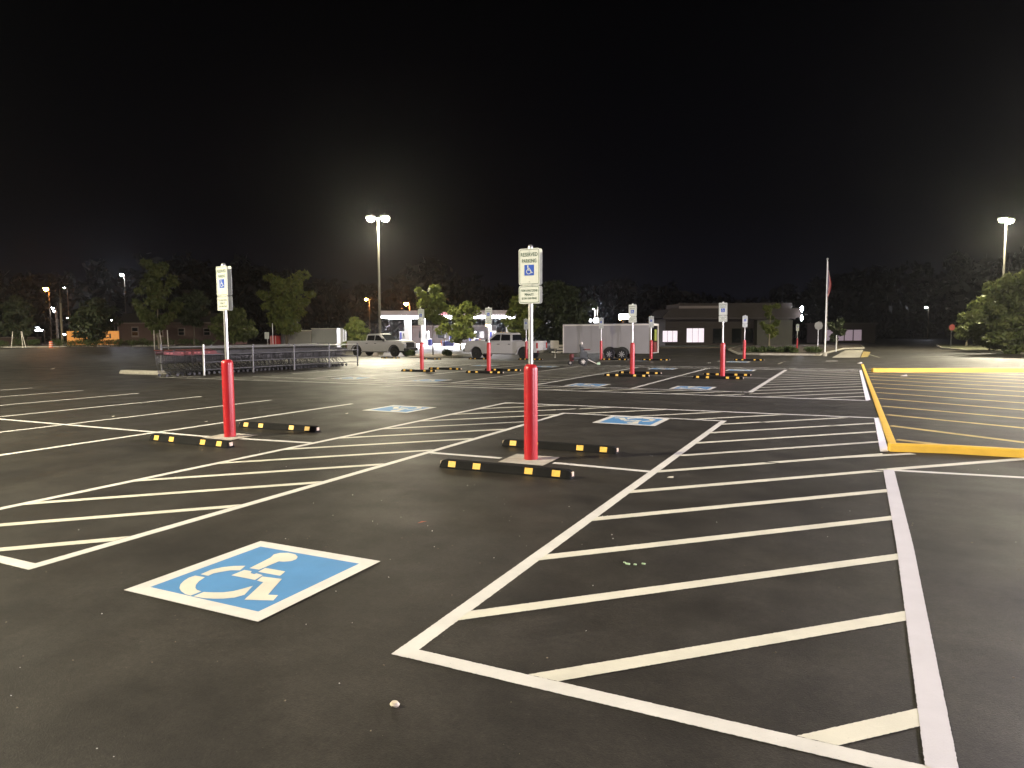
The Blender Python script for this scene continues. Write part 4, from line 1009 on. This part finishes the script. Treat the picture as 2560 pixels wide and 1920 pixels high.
small('blue_crate', 'low blue crate on the forecourt beside a pump', 'crate', 1121, 105, b_blue)
def b_bin(t):
    MB().lathe([(.30, 0), (.34, 1.0)], 16).build('bin_body', 'pump_blue', t); MB().lathe([(.36, 1.0), (.30, 1.12), (.001, 1.14)], 16).build('bin_lid', 'white_steel', t)
small('blue_bin', 'blue bin to the right of the second lit column', 'bin', 1076, 106, b_bin, 'blue bins on the forecourt')
small('blue_bin', 'blue bin in front of the nose of the second pickup', 'bin', 1193, 106, b_bin, 'blue bins on the forecourt')
def b_orange(t):
    MB().lathe([(.22, 0), (.24, .9), (.20, 1.0), (.001, 1.01)], 14).build('drum', 'cone', t); MB().lathe([(.242, .35), (.242, .5)], 14).build('band', 'flag_white', t)
small('orange_barrel', 'orange barrel on the forecourt left of the second pickup', 'barrel', 1199, 107, b_orange)

# ------------------------------------------------------------------ low white building / container (behind corral)
def b_cont(t):
    MB().box(-3.0, 0, 1.20, 4.2, 2.2, 2.4).build('wall', 'stucco2', t)
    for k in range(2): MB().box(-4.0 + k * 2.05, -1.12, 1.15, 1.98, .03, 2.2).build('panel', 'trailer', t)
    MB().box(-3.0, 0, 2.44, 4.3, 2.3, .08).build('roof', 'trim', t)
    MB().box(.95, .2, 1.32, 3.6, 2.2, 2.64).build('wall', 'trailer', t)
    for k in range(2): MB().box(.06 + k * 1.78, -.93, 1.3, 1.70, .03, 2.45).build('panel', 'sign_back', t)
    MB().box(.95, .2, 2.68, 3.7, 2.3, .08).build('roof', 'trim', t)
    for k in range(7): MB().box(-4.6 + k * .62, -1.16, 2.42, .22, .06, .10).build('eave_lamp', 'trim', t)
small('storage_container', 'low pale grey storage building behind the cart corral', 'building', 800, 100, b_cont)
def b_wp(t):
    MB().box(0, 0, 1.35, .42, .42, 2.7).build('post_body', 'white_steel', t, bevel=.03); MB().box(.42, .1, 1.3, .2, .3, 2.6).build('side_post', 'white_steel', t)
small('white_post', 'bright white square post at the right end of the storage building', 'post', 857, 97, b_wp)
def b_ss(t):
    MB().tube((.12, 0, 0), (0, 0, 1.4), .03, n=6).build('post', 'white_steel', t); MB().box(-.02, -.04, 1.75, .62, .03, .9).build('plate', 'sign_white', t, bevel=.02)
small('small_sign', 'small tilted white sign left of the far red pump', 'sign', 670, 94, b_ss)
def b_red(t):
    MB().box(0, 0, .85, 1.3, .6, 1.7).build('cabinet', 'sign_red', t, bevel=.03)
    for k in range(4): MB().box(-.5 + .33 * k, -.32, .85, .08, .04, 1.6).build('upright', 'cart_mark' if k % 2 else 'flag_white', t)
small('red_rack', 'red rack with pale uprights beside the broad tree', 'rack', 690, 97, b_red)
def b_thin(t): MB().tube((0, 0, 0), (0, 0, 3.4), .05, n=6).build('pole', 'white_steel', t)
small('thin_pole', 'thin pale pole in front of the broad tree', 'pole', 684, 93, b_thin)

# ------------------------------------------------------------------ left side: house, orange sheet, street furniture
def b_house(t):
    Wh = 22.0
    MB().box(Wh / 2, 3, 2.0, Wh, 6, 4.2).build('wall', 'siding', t)
    for k in range(14): MB().box(Wh / 2, -.02, .35 + .29 * k, Wh, .03, .26).build('siding_board', 'siding', t)
    MB().prism([(-.6, 4.05), (-.6, 4.2), (3.0, 6.0), (6.6, 4.2), (6.6, 4.05)], -.3, Wh + .3, 'x').build('roof', 'roof', t)
    MB().box(.12, -.05, 2.1, .24, .08, 4.2).build('corner_board', 'trim_house', t); MB().box(Wh / 2, -.62, 4.08, Wh + .6, .06, .16).build('gutter', 'trim_house', t)
    for x in (3.3, 7.9, 12.0, 16.8):
        f = MB().box(x, -.08, 2.45, 1.35, .10, 2.0 if x < 10 else 1.4).build('window', 'trim_house', t)
        MB().box(x, -.14, 2.9 if x < 10 else 2.75, 1.0, .03, .62 if x < 10 else .5).build('pane', 'glass', f); MB().box(x, -.14, 2.1, 1.0, .03, .62 if x < 10 else .5).build('pane', 'glass', f)
small('siding_house', 'long dim house with reddish siding and pale window frames at the left', 'house', 298, 131, b_house)
def b_or(t):
    MB().box(4.5, 0, 1.35, 9.0, .25, 2.5).build('panel', 'orange_sheet_glow', t); MB().box(4.5, -.14, .55, 8.9, .04, .35).build('stripe', 'orange_dark_glow', t)
    MB().box(4.5, -.1, .1, 9.4, .4, .2).build('base', 'trim', t)
    text_mesh('4631 OCI', 7.0, .85, 4.2, 1.75, -.14, 'black', 'lettering', t)
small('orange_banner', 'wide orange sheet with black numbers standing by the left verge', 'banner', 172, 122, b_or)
def b_up(t):
    MB().tube((0, 0, 0), (0, 0, 7.2), .17, .14, n=8).build('pole', 'bark_pale', t); MB().tube((0, 0, 6.9), (0, 0, 9.5), .12, .1, n=6).build('pole_top', 'wood', t)
small('utility_pole', 'pale weathered utility pole left of the orange sheet', 'utility pole', 159, 116, b_up)
def b_drum(t):
    MB().lathe([(.28, 0), (.28, .3), (.26, .32), (.26, .6), (.24, .62), (.24, .95), (.2, 1.0), (.001, 1.01)], 14).build('drum', 'cone', t)
    for z_ in (.18, .46, .78): MB().lathe([(.285, z_ - .06), (.285, z_ + .06)], 14).build('band', 'flag_white', t)
small('traffic_drum', 'orange and white striped traffic drum on the left verge', 'traffic drum', 130, 108, b_drum)
tree_stk = [(34, -.15), (58, .06), (62, .2), (388, 0), (404, .1), (422, .02)]
for i, (px_, lean) in enumerate(tree_stk):
    def b_s(t, lean=lean): MB().tube((lean * 1.5, 0, 0), (-lean, 0, 2.5), .05, n=5).build('rod', 'flag_white', t)
    small('thin_stake', ['pale leaning stake, leftmost on the verge', 'pale stake, left one of the close pair at the far left', 'pale stake, right one of the close pair at the far left',
      'thin pale stake left of the tall upright tree', 'thin pale stake at the trunk of the tall upright tree', 'short pale stake right of the tall upright tree'][i], 'stake', px_, 106 if px_ < 100 else 90, b_s, 'pale stakes on the verge')
def b_wall(t): MB().box(0, 0, .75, 14, .3, 1.5).build('wall', 'siding', t); MB().box(0, 0, 1.56, 14.2, .45, .12).build('coping', 'trim_house', t)
small('low_wall', 'low dim reddish wall with pale coping at the far left', 'wall', 10, 128, b_wall)
def b_lsq(t): MB().tube((0, 0, 0), (0, 0, 2.6), .05, n=6).build('post', 'wood', t); MB().box(0, -.06, 3.0, .75, .06, .75).build('plate', 'sign_lit', t)
small('lit_sign', 'small bright square sign beyond the low wall at the far left', 'sign', 98, 124, b_lsq)

# ------------------------------------------------------------------ far street lights
def far_lamp(px_, D_, H_, m, color, power, label, r=.28, group='distant street lights', light=True, name='street_light'):
    x, y, z = place(px_, D_)
    t = thing(name, label, 'street light', (x, y, z), YAW, group)
    MB().tube((.6, 0, 0), (.6, 0, H_), .10, .07, n=8).build('pole', 'wood', t)
    MB().tube((.6, 0, H_), (0, 0, H_ + .1), .05, n=6).build('arm', 'dark_metal', t)
    MB().lathe([(.001, H_ - r), (r * .8, H_ - r * .6), (r, H_), (.3, H_ + .12), (.001, H_ + .15)], 12).build('lamp_head', m, t)
    if light:
        d = bpy.data.lights.new('street_light_glow', 'POINT'); d.energy = power; d.color = color; d.shadow_soft_size = .3
        o = bpy.data.objects.new('street_light_glow', d); col.objects.link(o); o.parent = t; o.location = (0, -.5, H_ - r - .5)
far_lamp(125, 150, 11.9, 'lens_orange', (1, .36, .08), 1500, 'glaring orange street light high at the far left', .55)
far_lamp(314, 168, 16.3, 'lens_white', (.85, .88, 1), 3000, 'bright white light high above the dark trees at the left', .42)
far_lamp(919, 140, 8.8, 'lens_orange', (1, .4, .12), 1500, 'orange street light left of the central lamp post', .32)
far_lamp(1018, 128, 7.4, 'lens_orange', (1, .36, .08), 3000, 'orange glaring street light above the petrol canopy', .42)
far_lamp(1480, 150, 7.2, 'lens_white', (.85, .88, 1), 1500, 'pair-headed white street light above the trailer, left head', .36)
far_lamp(1487, 150, 7.4, 'lens_white', (.85, .88, 1), 1500, 'pair-headed white street light above the trailer, right head', .46)
for i, (px_, D_, H_, m, r, lb) in enumerate([(142, 150, 7.0, 'lens_white', .16, 'tiny white light above the lit sign, lower of two'), (139, 152, 7.7, 'lens_white', .11, 'tiny white light above the lit sign, upper of two'),
     (176, 150, 5.5, 'lens_white', .16, 'tiny white light right of the utility pole'), (165, 150, 2.0, 'lens_white', .13, 'tiny white light low by the utility pole'), (108, 140, 2.9, 'lens_white', .14, 'tiny warm light beside the lit square sign'),
     (171, 160, 12.6, 'lens_white', .08, 'faint star-like light high left'), (284, 150, 5.0, 'lens_white', .10, 'tiny light at the corner of the house'), (2311, 165, 7.5, 'lens_white', .22, 'single small bluish light in the dark trees at the right'),
     (1550, 150, 4.8, 'lens_orange', .22, 'small orange light above the trailer'), (1526, 150, 3.6, 'lens_orange', .14, 'small dim orange light above the middle of the trailer'), (1219, 118, 3.2, 'lens_orange', .16, 'small orange light above the hood of the second pickup')]):
    far_lamp(px_, D_, H_, m, (1, 1, 1), 0, lb, r, 'tiny distant lights', False, 'distant_lamp')
def b_ls(t): MB().box(0, 0, 4.75, 2.1, .2, .95).build('lit_panel', 'sign_lit', t, bevel=.03); MB().box(0, .05, 2.1, .4, .2, 4.3).build('support', 'dark_metal', t)
small('lit_sign_board', 'bright white rectangular sign board above the trailer roof', 'sign', 1561, 125, b_ls)
def b_ls2(t):
    for k, (a, b_) in enumerate(((-1.2, .35), (-.4, .5), (.6, .85))): MB().box(a, 0, 4.1, b_, .2, b_).build('lit_panel', 'sign_lit', t, bevel=.05)
    MB().box(-.2, .2, 2.0, .3, .2, 3.6).build('support', 'dark_metal', t)
small('lit_sign_board', 'cluster of bluish white lit panels above the front half of the trailer', 'sign', 1482, 125, b_ls2)

# ------------------------------------------------------------------ right building
def b_b(t):
    # origin at px 1645, extends 17.5 m to the right, facing the lot
    MB().box(9.5, 5, 1.9, 17, 10, 3.8).build('wall', 'stucco', t)
    MB().prism([(0.2, 3.9), (19.3, 3.9), (18.9, 5.15), (1.6, 5.15)], -1.0, 10, 'y').build('roof', 'stucco', t)
    MB().box(10.6, 4, 5.45, 15.5, 8, .9).build('parapet', 'stucco', t); MB().box(6.0, -.1, 5.3, 6.4, .1, .45).build('parapet_band', 'trim_house', t)
    MB().box(9.5, -.95, 3.78, 18, .12, .22).build('eave', 'roof', t)
    MB().box(15.6, -.6, 1.75, 4.8, 1.2, 3.5).build('side_block', 'stucco3', t)
    for (xa, n, w_, z_, h_, m) in ((.6, 3, .68, 1.32, 1.5, 'window_lit'), (3.9, 3, .80, 1.45, 1.9, 'window_lit')):
        f = MB().box(xa + n * w_ / 2, -.02, z_ + .05, n * w_ + .1, .08, h_ + .12).build('window', 'dark_metal', t)
        for k in range(n): MB().box(xa + w_ * (k + .5), -.08, z_ + .05, w_ - .06, .04, h_).build('pane', m, f)
    for x in (8.2, 10.8, 12.4): MB().box(x, -.03, 1.4, 1.3, .06, 2.0).build('window', 'glass', t)
    for z_, r in ((5.0, .17), (3.8, .13)):
        f = MB().box(19.4, -.5, z_, .25, .3, .2).build('wall_lamp', 'dark_metal', t); MB().lathe([(.001, z_ - .45), (r, z_ - .1), (r, z_ + .25), (.001, z_ + .4)], 12, 19.4, -.75).build('lens', 'lens_white', f)
bb = small('low_building', 'low brown building with wide eaves and lit windows on the right', 'building', 1645, 96, b_b)
d = bpy.data.lights.new('wall_lamp_light', 'POINT'); d.energy = 120; d.color = (.95, .93, 1); d.shadow_soft_size = .3
o = bpy.data.objects.new('wall_lamp_light', d); col.objects.link(o); o.parent = bb; o.location = (19.4, -1.6, 4.3)
def b_b2(t):
    MB().box(0, 3, 1.6, 9, 6, 3.2).build('wall', 'stucco', t)
    for k in range(4): MB().box(-3 + k * 1.5, -.05, 1.3, 1.3, .06, 1.8).build('window', 'window_dim', t)
    MB().box(0, 3, 3.3, 9.6, 6.6, .2).build('roof', 'roof', t)
small('dim_shop', 'small dim building with pinkish windows right of the flagpole', 'building', 2120, 118, b_b2)
def b_stopb(t):
    MB().tube((0, 0, 0), (0, 0, 2.9), .035, n=6).build('post', 'galv', t)
    MB().tube((0, -.04, 2.5), (0, -.07, 2.5), .42, n=8).build('plate', 'sign_back', t)
small('road_sign', 'round-looking grey back of a road sign left of the flagpole', 'road sign', 2044, 68, b_stopb)
def b_stop(t):
    MB().tube((0, 0, 0), (0, 0, 2.6), .035, n=6).build('post', 'dark_metal', t)
    MB().tube((0, -.04, 2.35), (0, -.07, 2.35), .36, n=8).build('plate', 'maroon', t)
small('road_sign', 'small dim red octagonal sign left of the small tree at the right', 'road sign', 2376, 80, b_stop)
def b_pp(t): MB().tube((0, 0, 0), (0, 0, 1.6), .05, n=6).build('post_body', 'white_steel', t)
small('white_marker', 'short pale marker post right of the flagpole', 'post', 2090, 66, b_pp)

# ------------------------------------------------------------------ litter
pb = MB().lathe([(.001, 0), (.018, .002), (.024, .011), (.015, .022), (.001, .024)], 10).build('pebble', 'pebble', smooth=True, loc=(-1.752, 2.434, 0)); pb.scale = (1, .8, 1)
tag(pb, 'small pale pebble on the dark asphalt in the foreground', 'pebble')
lf = MB().add([(-.05, 0, .004), (0, -.014, .010), (.05, .004, .006), (0, .016, .012)], [(0, 1, 2), (0, 2, 3)]).build('dry_leaf', 'leaf_litter', loc=(-3.277, 5.003, 0)); lf.rotation_euler = (0, 0, R(60)); tag(lf, 'tiny reddish dry leaf on the asphalt of the middle bay', 'leaf')
gb = MB()
for (dx, dy, s) in ((0, 0, .03), (.05, .01, .02), (.10, .05, .025), (-.03, .02, .015)): gb.box(dx, dy, .004, s, s * .5, .008)
tag(gb.build('paper_scrap', 'green_bit', loc=(-1.355, 4.693, .002)), 'torn pale green scrap between the hatch stripes on the right', 'litter')
rnd = random.Random(5); bits = MB()
for _ in range(95):
    if rnd.random() < .45: x, y = rnd.gauss(-2.9, 1.0), rnd.gauss(4.6, 1.6)
    else: x, y = rnd.uniform(-12, 3), rnd.uniform(1.6, 14)
    s = rnd.uniform(.0018, .0042); a = rnd.uniform(0, 3)
    bits.box(0, 0, 0, s * 2, s, s, mtx=Matrix.Translation((x, y, s * .6)) @ Euler((rnd.uniform(-.6, .6), rnd.uniform(-.6, .6), a)).to_matrix().to_4x4())
o = bits.build('grit_and_glass_bits', 'glass_bit'); o['kind'] = 'stuff'; o['label'] = 'scattered sparkling bits of grit and glass on the asphalt'; o['category'] = 'debris'
rnd = random.Random(6); bits = MB()
for _ in range(420):
    x, y = rnd.uniform(-9, 2.5), rnd.uniform(1.5, 10) ** 1.0
    s = rnd.uniform(.0015, .006)
    bits.box(0, 0, 0, s * 1.6, s, s * .8, mtx=Matrix.Translation((x, y, s * .3)) @ Euler((0, 0, rnd.uniform(0, 3))).to_matrix().to_4x4())
o = bits.build('loose_gravel', 'bark_pale'); o['kind'] = 'stuff'; o['label'] = 'fine loose gravel strewn over the asphalt'; o['category'] = 'gravel'
for i, (x, y) in enumerate(((-10.79, 9.19), (-13.2, 9.0), (-1.75, 7.75), (-9.2, 11.3), (1.9, 29.0), (.62, 39.8), (-34.5, 20.6))):
    s = .035 if y < 20 else .12
    q = MB().add([(-s, -s * .6, .004), (s, -s * .5, .006), (s * .8, s * .6, s * .5), (-s * .7, s * .5, .01)], [(0, 1, 2), (0, 2, 3)]).build('paper_scrap', 'flag_white', loc=(x, y, gz(x, y) + .002))
    tag(q, ['tiny white scrap left of the near left bollard', 'tiny grey scrap farther left between the bay lines', 'tiny white scrap right of the middle wheel stops', 'tiny pale scrap behind the near left bollard', 'white scrap beside the far yellow kerb on the right', 'white scrap at the far end of the long yellow kerb', 'white scrap far left on the old bays'][i], 'litter', 'paper scraps on the asphalt')

# ------------------------------------------------------------------ damp night air
HAZE = True
if HAZE:
    hz = MB().box(-60, 90, 14.0, 900, 900, 30.6).build('haze', 'black'); hz['kind'] = 'stuff'; hz['label'] = 'thin damp night air'; hz['category'] = 'haze'
    m = bpy.data.materials.new('haze'); m.use_nodes = True; t = m.node_tree
    for n in list(t.nodes):
        if n.type == 'BSDF_PRINCIPLED': t.nodes.remove(n)
    pv = t.nodes.new('ShaderNodeVolumePrincipled'); pv.inputs['Color'].default_value = (.9, .9, .92, 1); pv.inputs['Density'].default_value = .00017; pv.inputs['Anisotropy'].default_value = .82
    t.links.new(pv.outputs[0], t.nodes['Material Output'].inputs['Volume'])
    hz.data.materials.clear(); hz.data.materials.append(m)
